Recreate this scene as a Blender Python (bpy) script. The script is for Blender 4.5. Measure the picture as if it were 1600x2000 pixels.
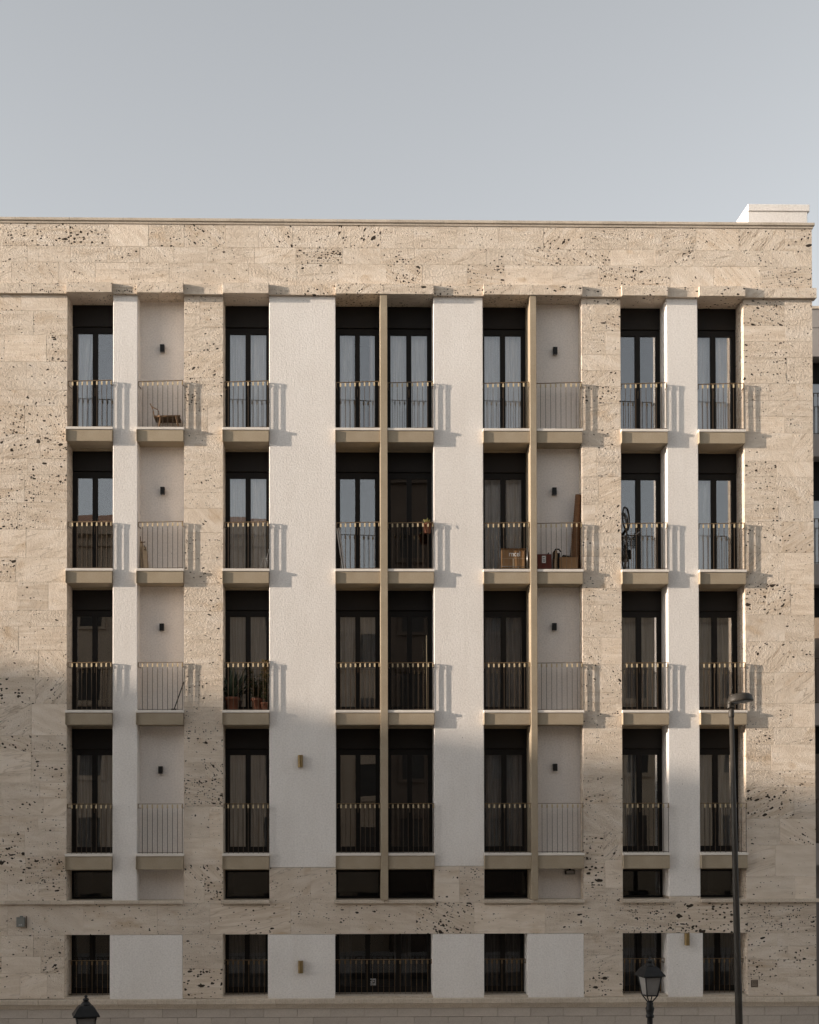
import bpy, math, random
from mathutils import Vector, Matrix

# ------------------------------------------------------------------ camera, sky, sun, exposure
scene = bpy.context.scene
for o in list(bpy.data.objects):
    bpy.data.objects.remove(o)
C = scene.collection

F_PX, S_PX = 2600.0, 83.3            # focal length and facade scale, in pixels of the 1600x2000 photograph
D = F_PX / S_PX                      # distance from the camera to the pier fronts (plane Y = 0), metres
YAW, TILT, ROLL = math.radians(-1.122), math.radians(0.876), math.radians(0.0885)
PPX, PPY = 665 + 51.73, 1600 - 40.78
RM = Matrix.Rotation(YAW, 3, 'Z') @ Matrix.Rotation(TILT, 3, 'X') @ Matrix.Rotation(ROLL, 3, 'Y')

cam_d = bpy.data.cameras.new('camera')
cam = bpy.data.objects.new('camera', cam_d)
C.objects.link(cam)
r_, f_, u_ = RM.col[0], RM.col[1], RM.col[2]
cam.matrix_world = Matrix(((r_.x, u_.x, -f_.x, 0), (r_.y, u_.y, -f_.y, -D), (r_.z, u_.z, -f_.z, 0), (0, 0, 0, 1)))
cam_d.sensor_fit = 'VERTICAL'
cam_d.sensor_height = 36
cam_d.sensor_width = 28.8
cam_d.lens = F_PX / 2000 * 36
cam_d.shift_x = (800 - PPX) / 2000
cam_d.shift_y = (PPY - 1000) / 2000
cam_d.clip_start, cam_d.clip_end = 0.1, 3000
scene.camera = cam
scene.render.resolution_x, scene.render.resolution_y = 819, 1024

SUN_SIDE = math.radians(10.3)        # the sun grazes the facade from the left
SUN_ELEV = math.radians(8.9)
to_sun = Vector((-math.cos(SUN_SIDE) * math.cos(SUN_ELEV), -math.sin(SUN_SIDE) * math.cos(SUN_ELEV), math.sin(SUN_ELEV)))
w = bpy.data.worlds.new('World')
scene.world = w
w.use_nodes = True
nt = w.node_tree
bg = nt.nodes['Background']
sky = nt.nodes.new('ShaderNodeTexSky')
sky.sky_type = 'NISHITA'
sky.sun_disc = False
sky.sun_elevation = SUN_ELEV
sky.sun_rotation = math.atan2(to_sun.x, to_sun.y)
sky.altitude = 20
sky.air_density = 1.0
sky.dust_density = 1.2
sky.ozone_density = 1.0
hs = nt.nodes.new('ShaderNodeHueSaturation')
hs.inputs['Saturation'].default_value = 0.18
nt.links.new(sky.outputs[0], hs.inputs['Color'])
nt.links.new(hs.outputs[0], bg.inputs[0])
bg.inputs[1].default_value = 0.114
sl = bpy.data.lights.new('sun', 'SUN')
sl.energy = 3.1
sl.angle = math.radians(0.5)
sl.color = (1.0, 0.845, 0.69)
so = bpy.data.objects.new('sun', sl)
so.rotation_euler = to_sun.to_track_quat('Z', 'Y').to_euler()
C.objects.link(so)
scene.view_settings.view_transform = 'Standard'
scene.view_settings.look = 'None'
scene.view_settings.gamma = 1
scene.view_settings.use_curve_mapping = False
scene.view_settings.exposure = 1.38

rng = random.Random(7)


def P(px, py, Y=0.0):
    """point of the vertical plane Y that the calibrated camera sees at a photograph pixel"""
    d = RM @ Vector(((px - PPX) / F_PX, 1.0, (PPY - py) / F_PX))
    return d * ((D + Y) / d.y) + Vector((0, -D, 0))


def X(px, py=1100, Y=0.0): return P(px, py, Y).x
def Z(py, px=800, Y=0.0): return P(px, py, Y).z


# ------------------------------------------------------------------ materials
def nm(name):
    m = bpy.data.materials.new(name)
    m.use_nodes = True
    t = m.node_tree
    return m, t, t.nodes['Principled BSDF']


def N(t, kind, **kw):
    n = t.nodes.new(kind)
    for k, v in kw.items():
        if k in n.inputs:
            n.inputs[k].default_value = v
        else:
            setattr(n, k, v)
    return n


def ramp(t, src, stops):
    n = t.nodes.new('ShaderNodeValToRGB')
    el = n.color_ramp.elements
    while len(el) < len(stops):
        el.new(0.5)
    for e, (p, c) in zip(el, stops):
        e.position = p
        e.color = (c, c, c, 1) if isinstance(c, (int, float)) else (*c, 1)
    t.links.new(src, n.inputs[0])
    return n.outputs[0]


def math_(t, op, a, b=None, c=None):
    n = t.nodes.new('ShaderNodeMath')
    n.operation = op
    for i, v in enumerate((a, b, c)):
        if v is None: continue
        if isinstance(v, (int, float)): n.inputs[i].default_value = v
        else: t.links.new(v, n.inputs[i])
    return n.outputs[0]


def mixc(t, fac, a, b, mode='MIX'):
    n = t.nodes.new('ShaderNodeMix')
    n.data_type = 'RGBA'
    n.blend_type = mode
    for s, v in ((n.inputs[0], fac), (n.inputs[6], a), (n.inputs[7], b)):
        if isinstance(v, (int, float)): s.default_value = v
        elif isinstance(v, tuple): s.default_value = (*v, 1)
        else: t.links.new(v, s)
    return n.outputs[2]


def mapped(t, src, scale):
    n = t.nodes.new('ShaderNodeMapping')
    n.inputs['Scale'].default_value = scale
    t.links.new(src, n.inputs[0])
    return n.outputs[0]


def travertine(name, tones, pits=1.0, relief=1.0, rough_face=1.0):
    """pitted, banded travertine: every stone gets its own offset, tilt of the bedding, tone and density of holes"""
    m, t, b = nm(name)
    tc = N(t, 'ShaderNodeTexCoord')
    oi = N(t, 'ShaderNodeObjectInfo')
    rnd = oi.outputs['Random']
    wn = N(t, 'ShaderNodeTexWhiteNoise', noise_dimensions='1D')
    t.links.new(rnd, wn.inputs['W'])
    zoom = N(t, 'ShaderNodeVectorMath', operation='SCALE')
    off = N(t, 'ShaderNodeVectorMath', operation='SCALE')
    off.inputs['Scale'].default_value = 60
    t.links.new(wn.outputs['Color'], off.inputs[0])
    sep = N(t, 'ShaderNodeSeparateColor')
    t.links.new(wn.outputs['Color'], sep.inputs[0])
    ra, rb, rc = sep.outputs
    # bedding mostly level, strongly tilted in some stones
    cub = math_(t, 'POWER', math_(t, 'MULTIPLY', math_(t, 'SUBTRACT', ra, 0.5), 2.0), 3.0)
    vr = N(t, 'ShaderNodeVectorRotate', rotation_type='Y_AXIS')
    t.links.new(tc.outputs['Object'], vr.inputs['Vector'])
    t.links.new(math_(t, 'MULTIPLY', cub, 0.9), vr.inputs['Angle'])
    add = N(t, 'ShaderNodeVectorMath', operation='ADD')
    t.links.new(vr.outputs[0], zoom.inputs[0])
    t.links.new(math_(t, 'ADD', 0.72, math_(t, 'MULTIPLY', rc, 0.6)), zoom.inputs['Scale'])
    t.links.new(zoom.outputs[0], add.inputs[0])
    t.links.new(off.outputs[0], add.inputs[1])
    co = add.outputs[0]
    n1 = N(t, 'ShaderNodeTexNoise', Scale=1.6, Detail=4.0, Roughness=0.62)
    t.links.new(mapped(t, co, (0.8, 1, 3.5)), n1.inputs['Vector'])
    n2 = N(t, 'ShaderNodeTexNoise', Scale=3.0, Detail=3.0, Roughness=0.6)
    t.links.new(mapped(t, co, (0.45, 1, 7.0)), n2.inputs['Vector'])
    c0 = ramp(t, n1.outputs[0], [(0.30, tones[0]), (0.52, tones[1]), (0.72, tones[2])])
    band = ramp(t, n2.outputs[0], [(0.40, 0.0), (0.50, 0.35), (0.62, 1.0)])
    bandamt = math_(t, 'MULTIPLY', band, math_(t, 'MULTIPLY', math_(t, 'POWER', rb, 2.0), 0.55))
    c1 = mixc(t, bandamt, c0, tones[3])
    # rusty stains
    n3 = N(t, 'ShaderNodeTexNoise', Scale=1.1, Detail=3.0, Roughness=0.65)
    t.links.new(mapped(t, co, (1, 1, 1.8)), n3.inputs['Vector'])
    st = ramp(t, n3.outputs[0], [(0.60, 0.0), (0.74, 0.55)])
    c2 = mixc(t, st, c1, tones[4])
    vn = N(t, 'ShaderNodeTexNoise', Scale=1.4, Detail=3.0, Roughness=0.55)
    t.links.new(mapped(t, co, (0.35, 1, 2.6)), vn.inputs['Vector'])
    vein = ramp(t, math_(t, 'ABSOLUTE', math_(t, 'SUBTRACT', vn.outputs[0], 0.5)), [(0.0, 1.0), (0.008, 0.5), (0.016, 0.0)])
    c2 = mixc(t, math_(t, 'MULTIPLY', vein, math_(t, 'MULTIPLY', math_(t, 'POWER', ra, 2.0), 0.6)), c2, (0.24, 0.165, 0.10))
    # tone of the whole stone
    tone = math_(t, 'ADD', 0.90, math_(t, 'MULTIPLY', rc, 0.15))
    tn = N(t, 'ShaderNodeCombineColor')
    for i in range(3): t.links.new(tone, tn.inputs[i])
    c3 = mixc(t, 1.0, c2, tn.outputs[0], 'MULTIPLY')
    # holes, their inner shade painted dark: clusters of small ones, some long slots along the bedding, a few big ones
    warp = N(t, 'ShaderNodeTexNoise', Scale=9.0, Detail=2.0)
    t.links.new(co, warp.inputs['Vector'])
    wv = N(t, 'ShaderNodeVectorMath', operation='MULTIPLY_ADD')
    t.links.new(warp.outputs['Color'], wv.inputs[0])
    wv.inputs[1].default_value = (0.07, 0.07, 0.07)
    t.links.new(co, wv.inputs[2])
    cw = wv.outputs[0]
    mask = N(t, 'ShaderNodeTexNoise', Scale=2.3, Detail=3.0, Roughness=0.6)
    t.links.new(mapped(t, co, (0.7, 1, 1.7)), mask.inputs['Vector'])
    dens = math_(t, 'ADD', math_(t, 'MULTIPLY', mask.outputs[0], 0.8), math_(t, 'MULTIPLY', math_(t, 'POWER', rb, 2.0), 0.28))

    def holes(scale, stretch, r0, k, thr):
        v = N(t, 'ShaderNodeTexVoronoi', voronoi_dimensions='3D', Scale=scale)
        t.links.new(mapped(t, cw, stretch), v.inputs['Vector'])
        s2 = N(t, 'ShaderNodeSeparateColor')
        t.links.new(v.outputs['Color'], s2.inputs[0])
        keep = math_(t, 'MAXIMUM', math_(t, 'SUBTRACT', math_(t, 'ADD', math_(t, 'MULTIPLY', s2.outputs[0], k), dens), thr), 0.0)
        rad = math_(t, 'MULTIPLY', math_(t, 'MINIMUM', keep, 1.0), r0 * pits)
        return math_(t, 'SMOOTH_MIN', math_(t, 'MULTIPLY', math_(t, 'MAXIMUM', math_(t, 'SUBTRACT', rad, v.outputs['Distance']), 0.0), 12.0), 1.0, 0.05)
    h1 = holes(20, (0.8, 1, 1.15), 0.94, 1.0, 1.07)
    h2 = holes(7.5, (0.65, 1, 1.4), 0.80, 1.0, 1.18)
    h3 = holes(3.4, (0.8, 1, 1.2), 0.52, 1.2, 1.44)
    hole = math_(t, 'MINIMUM', math_(t, 'MAXIMUM', math_(t, 'MAXIMUM', h1, h2), h3), 1.0)
    hole_shade = ramp(t, hole, [(0.08, 0.0), (0.45, 0.97)])
    c4 = mixc(t, hole_shade, c3, (0.026, 0.018, 0.012))
    t.links.new(c4, b.inputs['Base Color'])
    b.inputs['Roughness'].default_value = 0.88
    b.inputs['Specular IOR Level'].default_value = 0.2
    # relief: tooled surface only, the holes are just colour
    f1 = N(t, 'ShaderNodeTexNoise', Scale=34.0, Detail=2.0, Roughness=0.7)
    t.links.new(mapped(t, cw, (0.8, 1, 1.4)), f1.inputs['Vector'])
    f2 = N(t, 'ShaderNodeTexNoise', Scale=9.0, Detail=2.0, Roughness=0.6)
    t.links.new(mapped(t, cw, (0.9, 1, 1.2)), f2.inputs['Vector'])
    tool = math_(t, 'MULTIPLY', math_(t, 'SUBTRACT', f1.outputs[0], 0.5), math_(t, 'MULTIPLY', math_(t, 'ADD', 0.7, math_(t, 'MULTIPLY', rc, 1.0)), 1.0 * rough_face))
    hgt = math_(t, 'ADD', tool, math_(t, 'MULTIPLY', f2.outputs[0], 0.45))
    bp = N(t, 'ShaderNodeBump', Strength=1.0 * relief, Distance=0.03)
    t.links.new(hgt, bp.inputs['Height'])
    t.links.new(bp.outputs[0], b.inputs['Normal'])
    return m


TR = ((0.635, 0.53, 0.425), (0.74, 0.638, 0.53), (0.79, 0.70, 0.605), (0.51, 0.385, 0.265), (0.50, 0.35, 0.21))
M = {}
M['travertine'] = travertine('travertine', TR)
M['travertine_calm'] = travertine('travertine_calm', TR, pits=0.62, relief=0.7, rough_face=0.6)


def rough_mat(name, col, col2, scale=3.0, bump=0.3, bscale=60, rough=0.9, dist=0.004, stretch=(1, 1, 1), speck=0.0):
    m, t, b = nm(name)
    tc = N(t, 'ShaderNodeTexCoord')
    n = N(t, 'ShaderNodeTexNoise', Scale=scale, Detail=6.0, Roughness=0.62)
    t.links.new(mapped(t, tc.outputs['Object'], stretch), n.inputs['Vector'])
    c = ramp(t, n.outputs[0], [(0.32, col), (0.68, col2)])
    f = N(t, 'ShaderNodeTexNoise', Scale=bscale, Detail=4.0, Roughness=0.65)
    t.links.new(tc.outputs['Object'], f.inputs['Vector'])
    if speck:
        s = ramp(t, f.outputs[0], [(0.30, 1.0 - speck), (0.55, 1.0)])
        c = mixc(t, 1.0, c, s, 'MULTIPLY')
    oi = N(t, 'ShaderNodeObjectInfo')
    vary = math_(t, 'ADD', 0.93, math_(t, 'MULTIPLY', oi.outputs['Random'], 0.14))
    cv = N(t, 'ShaderNodeVectorMath', operation='SCALE')
    t.links.new(c, cv.inputs[0])
    t.links.new(vary, cv.inputs['Scale'])
    t.links.new(cv.outputs[0], b.inputs['Base Color'])
    b.inputs['Roughness'].default_value = rough
    b.inputs['Specular IOR Level'].default_value = 0.25
    bp = N(t, 'ShaderNodeBump', Strength=bump, Distance=dist)
    t.links.new(f.outputs[0], bp.inputs['Height'])
    t.links.new(bp.outputs[0], b.inputs['Normal'])
    return m


def plaster_mat(name, col, col2):
    m, t, b = nm(name)
    tc = N(t, 'ShaderNodeTexCoord')
    oi = N(t, 'ShaderNodeObjectInfo')
    off = N(t, 'ShaderNodeVectorMath', operation='ADD')
    t.links.new(tc.outputs['Object'], off.inputs[0])
    t.links.new(oi.outputs['Location'], off.inputs[1])
    co = off.outputs[0]
    n = N(t, 'ShaderNodeTexNoise', Scale=1.1, Detail=4.0, Roughness=0.65)
    t.links.new(mapped(t, co, (1.2, 1, 0.6)), n.inputs['Vector'])
    c = ramp(t, n.outputs[0], [(0.30, col), (0.70, col2)])
    # rain streaks and patches
    sn = N(t, 'ShaderNodeTexNoise', Scale=2.2, Detail=4.0, Roughness=0.6)
    t.links.new(mapped(t, co, (3.2, 1, 0.16)), sn.inputs['Vector'])
    pn = N(t, 'ShaderNodeTexNoise', Scale=0.7, Detail=3.0)
    t.links.new(co, pn.inputs['Vector'])
    sk = math_(t, 'MULTIPLY', ramp(t, sn.outputs[0], [(0.50, 0.0), (0.72, 1.0)]), ramp(t, pn.outputs[0], [(0.42, 0.0), (0.62, 1.0)]))
    c = mixc(t, math_(t, 'MULTIPLY', sk, 0.16), c, tuple(v * f for v, f in zip(col, (0.78, 0.75, 0.72))))
    f = N(t, 'ShaderNodeTexNoise', Scale=26.0, Detail=3.0, Roughness=0.7)
    t.links.new(co, f.inputs['Vector'])
    c = mixc(t, 1.0, c, ramp(t, f.outputs[0], [(0.28, 0.84), (0.52, 0.985), (0.75, 1.08)]), 'MULTIPLY')
    # stray pinholes
    v = N(t, 'ShaderNodeTexVoronoi', Scale=2.4)
    t.links.new(co, v.inputs['Vector'])
    c = mixc(t, ramp(t, v.outputs['Distance'], [(0.018, 0.8), (0.026, 0.0)]), c, (0.12, 0.10, 0.085))
    t.links.new(c, b.inputs['Base Color'])
    b.inputs['Roughness'].default_value = 0.93
    b.inputs['Specular IOR Level'].default_value = 0.2
    bp = N(t, 'ShaderNodeBump', Strength=0.9, Distance=0.009)
    t.links.new(f.outputs[0], bp.inputs['Height'])
    t.links.new(bp.outputs[0], b.inputs['Normal'])
    return m


M['plaster'] = plaster_mat('plaster', (0.735, 0.695, 0.655), (0.80, 0.765, 0.73))
M['loggia'] = plaster_mat('loggia_plaster', (0.80, 0.745, 0.70), (0.86, 0.81, 0.765))
M['concrete'] = rough_mat('tan_concrete', (0.33, 0.268, 0.19), (0.39, 0.325, 0.24), 1.6, 0.3, 50, 0.9, 0.004, (1, 1, 1), 0.14)
M['marble'] = rough_mat('marble_plate', (0.66, 0.61, 0.55), (0.74, 0.69, 0.63), 2.5, 0.1, 60, 0.6, 0.002)
M['sillstone'] = rough_mat('sill_stone', (0.50, 0.42, 0.33), (0.60, 0.52, 0.43), 3.0, 0.5, 30, 0.9, 0.008, (1, 1, 2), 0.25)
M['plinth'] = rough_mat('plinth_stone', (0.40, 0.35, 0.30), (0.50, 0.44, 0.385), 1.4, 0.5, 40, 0.9, 0.006, (1, 1, 1.5), 0.15)
M['core'] = rough_mat('mortar', (0.34, 0.28, 0.22), (0.40, 0.33, 0.26), 3, 0.4, 40, 0.95, 0.005)
M['frame'] = rough_mat('dark_frame', (0.006, 0.005, 0.0045), (0.009, 0.0075, 0.0065), 4, 0.03, 50, 0.6, 0.002)
M['shutter'] = rough_mat('shutter_box', (0.011, 0.009, 0.008), (0.015, 0.0125, 0.011), 3, 0.1, 50, 0.6, 0.002)
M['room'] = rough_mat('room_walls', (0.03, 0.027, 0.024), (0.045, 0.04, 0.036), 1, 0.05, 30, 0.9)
M['asphalt'] = rough_mat('asphalt', (0.035, 0.035, 0.035), (0.05, 0.048, 0.046), 0.6, 0.4, 60, 0.9, 0.004)
M['paving'] = rough_mat('paving', (0.42, 0.385, 0.345), (0.49, 0.455, 0.415), 0.8, 0.3, 40, 0.9, 0.004)
M['roofing'] = rough_mat('roofing', (0.20, 0.19, 0.18), (0.26, 0.25, 0.235), 0.8, 0.3, 40, 0.9, 0.004)
M['ochre'] = rough_mat('ochre_render', (0.40, 0.31, 0.225), (0.47, 0.37, 0.275), 0.4, 0.2, 20, 0.92, 0.004)
M['pale_render'] = rough_mat('pale_render', (0.44, 0.34, 0.24), (0.50, 0.40, 0.29), 0.4, 0.2, 20, 0.92, 0.004)
M['grey_render'] = rough_mat('grey_render', (0.30, 0.275, 0.26), (0.36, 0.33, 0.315), 0.5, 0.2, 20, 0.92, 0.004)
M['brown_render'] = rough_mat('brown_render', (0.11, 0.082, 0.062), (0.15, 0.112, 0.085), 0.5, 0.2, 20, 0.92, 0.004)
M['tile'] = rough_mat('roof_tile', (0.30, 0.15, 0.09), (0.38, 0.21, 0.13), 3.0, 0.5, 12, 0.9, 0.02)
M['shut_green'] = rough_mat('window_shutter', (0.05, 0.045, 0.04), (0.07, 0.06, 0.05), 3.0, 0.2, 12, 0.7, 0.01, (1, 1, 8))
M['cardboard'] = rough_mat('cardboard', (0.24, 0.135, 0.065), (0.30, 0.18, 0.09), 3, 0.1, 40, 0.9)
M['redbox'] = rough_mat('red_card', (0.13, 0.035, 0.025), (0.17, 0.05, 0.035), 3, 0.1, 40, 0.8)
M['beige_card'] = rough_mat('beige_pad', (0.40, 0.28, 0.17), (0.46, 0.33, 0.21), 3, 0.2, 40, 0.9)
M['blackcloth'] = rough_mat('black_cloth', (0.012, 0.011, 0.011), (0.02, 0.019, 0.018), 5, 0.3, 50, 0.9)
M['reed'] = rough_mat('reed_screen', (0.11, 0.055, 0.028), (0.18, 0.095, 0.05), 12, 0.3, 60, 0.9, 0.004, (1, 1, 3))
M['wood'] = rough_mat('chair_wood', (0.17, 0.10, 0.055), (0.25, 0.155, 0.085), 6, 0.2, 60, 0.6, 0.003, (4, 1, 1))
M['seat_weave'] = rough_mat('woven_seat', (0.10, 0.066, 0.04), (0.14, 0.095, 0.06), 20, 0.5, 90, 0.9, 0.006)
M['terracotta'] = rough_mat('terracotta', (0.15, 0.06, 0.036), (0.21, 0.085, 0.05), 5, 0.2, 50, 0.85)
M['soil'] = rough_mat('soil', (0.03, 0.02, 0.014), (0.05, 0.035, 0.025), 20, 0.5, 60, 0.95)
M['agave'] = rough_mat('agave_leaf', (0.045, 0.065, 0.04), (0.07, 0.09, 0.055), 5, 0.1, 30, 0.6)
M['leaf'] = rough_mat('shrub_leaf', (0.05, 0.065, 0.025), (0.09, 0.10, 0.04), 6, 0.1, 30, 0.6)
M['leaf_yellow'] = rough_mat('yellow_leaf', (0.28, 0.19, 0.07), (0.38, 0.28, 0.12), 6, 0.1, 30, 0.7)  # lighter yellow leaf colour, mostly high on the tall plant
M['succulent'] = rough_mat('succulent_leaf', (0.40, 0.38, 0.14), (0.55, 0.50, 0.22), 6, 0.1, 30, 0.6)
M['whitepaint'] = rough_mat('white_metal', (0.60, 0.59, 0.57), (0.68, 0.67, 0.65), 3, 0.05, 50, 0.5)
M['paper'] = rough_mat('paper', (0.78, 0.77, 0.75), (0.84, 0.83, 0.81), 3, 0.05, 50, 0.8)
M['paper_dim'] = rough_mat('printed_paper', (0.40, 0.40, 0.40), (0.48, 0.48, 0.48), 3, 0.05, 50, 0.8)
M['ink'] = rough_mat('ink', (0.03, 0.03, 0.03), (0.05, 0.05, 0.05), 3, 0.05, 50, 0.8)
M['board'] = rough_mat('pale_board', (0.46, 0.36, 0.25), (0.56, 0.45, 0.32), 3, 0.1, 40, 0.85, 0.004, (1, 1, 4))
M['black'] = rough_mat('black_metal', (0.010, 0.010, 0.010), (0.016, 0.015, 0.015), 4, 0.05, 50, 0.45)
M['castiron'] = rough_mat('cast_iron', (0.010, 0.010, 0.011), (0.018, 0.018, 0.018), 6, 0.25, 40, 0.5)
M['greybox'] = rough_mat('grey_enamel', (0.17, 0.17, 0.155), (0.22, 0.22, 0.20), 4, 0.1, 40, 0.6)
M['brownbox'] = rough_mat('brown_vent', (0.10, 0.075, 0.055), (0.13, 0.10, 0.075), 4, 0.1, 40, 0.7)
M['galv'] = rough_mat('lamp_grey', (0.032, 0.028, 0.024), (0.045, 0.04, 0.034), 4, 0.05, 40, 0.5)
M['lens'] = rough_mat('lamp_lens', (0.20, 0.20, 0.20), (0.24, 0.24, 0.24), 4, 0.02, 40, 0.15)
M['rubber'] = rough_mat('rubber', (0.012, 0.012, 0.012), (0.018, 0.018, 0.018), 4, 0.1, 40, 0.8)


def metal(name, col, rough=0.35, met=1.0):
    m, t, b = nm(name)
    tc = N(t, 'ShaderNodeTexCoord')
    n = N(t, 'ShaderNodeTexNoise', Scale=8.0, Detail=3.0)
    t.links.new(tc.outputs['Object'], n.inputs['Vector'])
    t.links.new(ramp(t, n.outputs[0], [(0.3, tuple(c * 0.85 for c in col)), (0.7, col)]), b.inputs['Base Color'])
    b.inputs['Metallic'].default_value = met
    b.inputs['Roughness'].default_value = rough
    return m


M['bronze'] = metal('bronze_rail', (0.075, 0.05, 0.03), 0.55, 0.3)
M['rail_brass'] = metal('rail_brass', (0.19, 0.125, 0.065), 0.5, 0.4)
M['brass'] = metal('brass_tab', (0.50, 0.40, 0.25), 0.6, 0.15)
M['sconce'] = metal('brass_sconce', (0.24, 0.165, 0.07), 0.45, 0.5)
M['chrome'] = metal('bike_chrome', (0.35, 0.35, 0.35), 0.3, 0.9)


def glass_mat(name, refl=0.20, tint=(0.80, 0.82, 0.83), wav=0.0):
    m, t, b = nm(name)
    t.nodes.remove(b)
    out = t.nodes['Material Output']
    tr = N(t, 'ShaderNodeBsdfTransparent', Color=(*tint, 1))
    gl = N(t, 'ShaderNodeBsdfGlossy', Color=(0.95, 0.97, 1.0, 1), Roughness=0.0)
    lw = N(t, 'ShaderNodeFresnel', IOR=1.5)
    fac = math_(t, 'MINIMUM', math_(t, 'ADD', math_(t, 'MULTIPLY', lw.outputs[0], 1.0), refl - 0.04), 1.0)
    tc = N(t, 'ShaderNodeTexCoord')
    n = N(t, 'ShaderNodeTexNoise', Scale=1.3, Detail=1.0)
    t.links.new(tc.outputs['Object'], n.inputs['Vector'])
    bp = N(t, 'ShaderNodeBump', Strength=1.0, Distance=wav)
    t.links.new(n.outputs[0], bp.inputs['Height'])
    t.links.new(bp.outputs[0], gl.inputs['Normal'])
    mx = N(t, 'ShaderNodeMixShader')
    t.links.new(fac, mx.inputs[0])
    t.links.new(tr.outputs[0], mx.inputs[1])
    t.links.new(gl.outputs[0], mx.inputs[2])
    t.links.new(mx.outputs[0], out.inputs[0])
    return m


M['glass'] = glass_mat('window_glass', 0.145, (0.96, 0.96, 0.96), 0.0012)
M['glass_low'] = glass_mat('shaded_glass', 0.045, (0.80, 0.80, 0.80), 0.001)
M['lantern_glass'] = rough_mat('frosted_glass', (0.20, 0.19, 0.18), (0.25, 0.24, 0.23), 3, 0.02, 40, 0.25)


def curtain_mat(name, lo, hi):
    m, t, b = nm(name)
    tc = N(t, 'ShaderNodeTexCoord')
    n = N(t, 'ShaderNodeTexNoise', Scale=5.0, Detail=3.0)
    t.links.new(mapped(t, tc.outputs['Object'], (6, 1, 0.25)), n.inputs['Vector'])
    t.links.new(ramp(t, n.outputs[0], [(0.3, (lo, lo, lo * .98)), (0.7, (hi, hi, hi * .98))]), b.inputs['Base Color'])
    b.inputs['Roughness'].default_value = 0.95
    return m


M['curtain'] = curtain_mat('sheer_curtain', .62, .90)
M['curtain_shaded'] = curtain_mat('shaded_curtain', .22, .40)  # same cloth, darkened to stand in for weaker light lower down
M['curtain_deep_shade'] = curtain_mat('deep_shade_curtain', .10, .20)  # ground-floor cloth, shade put into the colour more strongly


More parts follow.
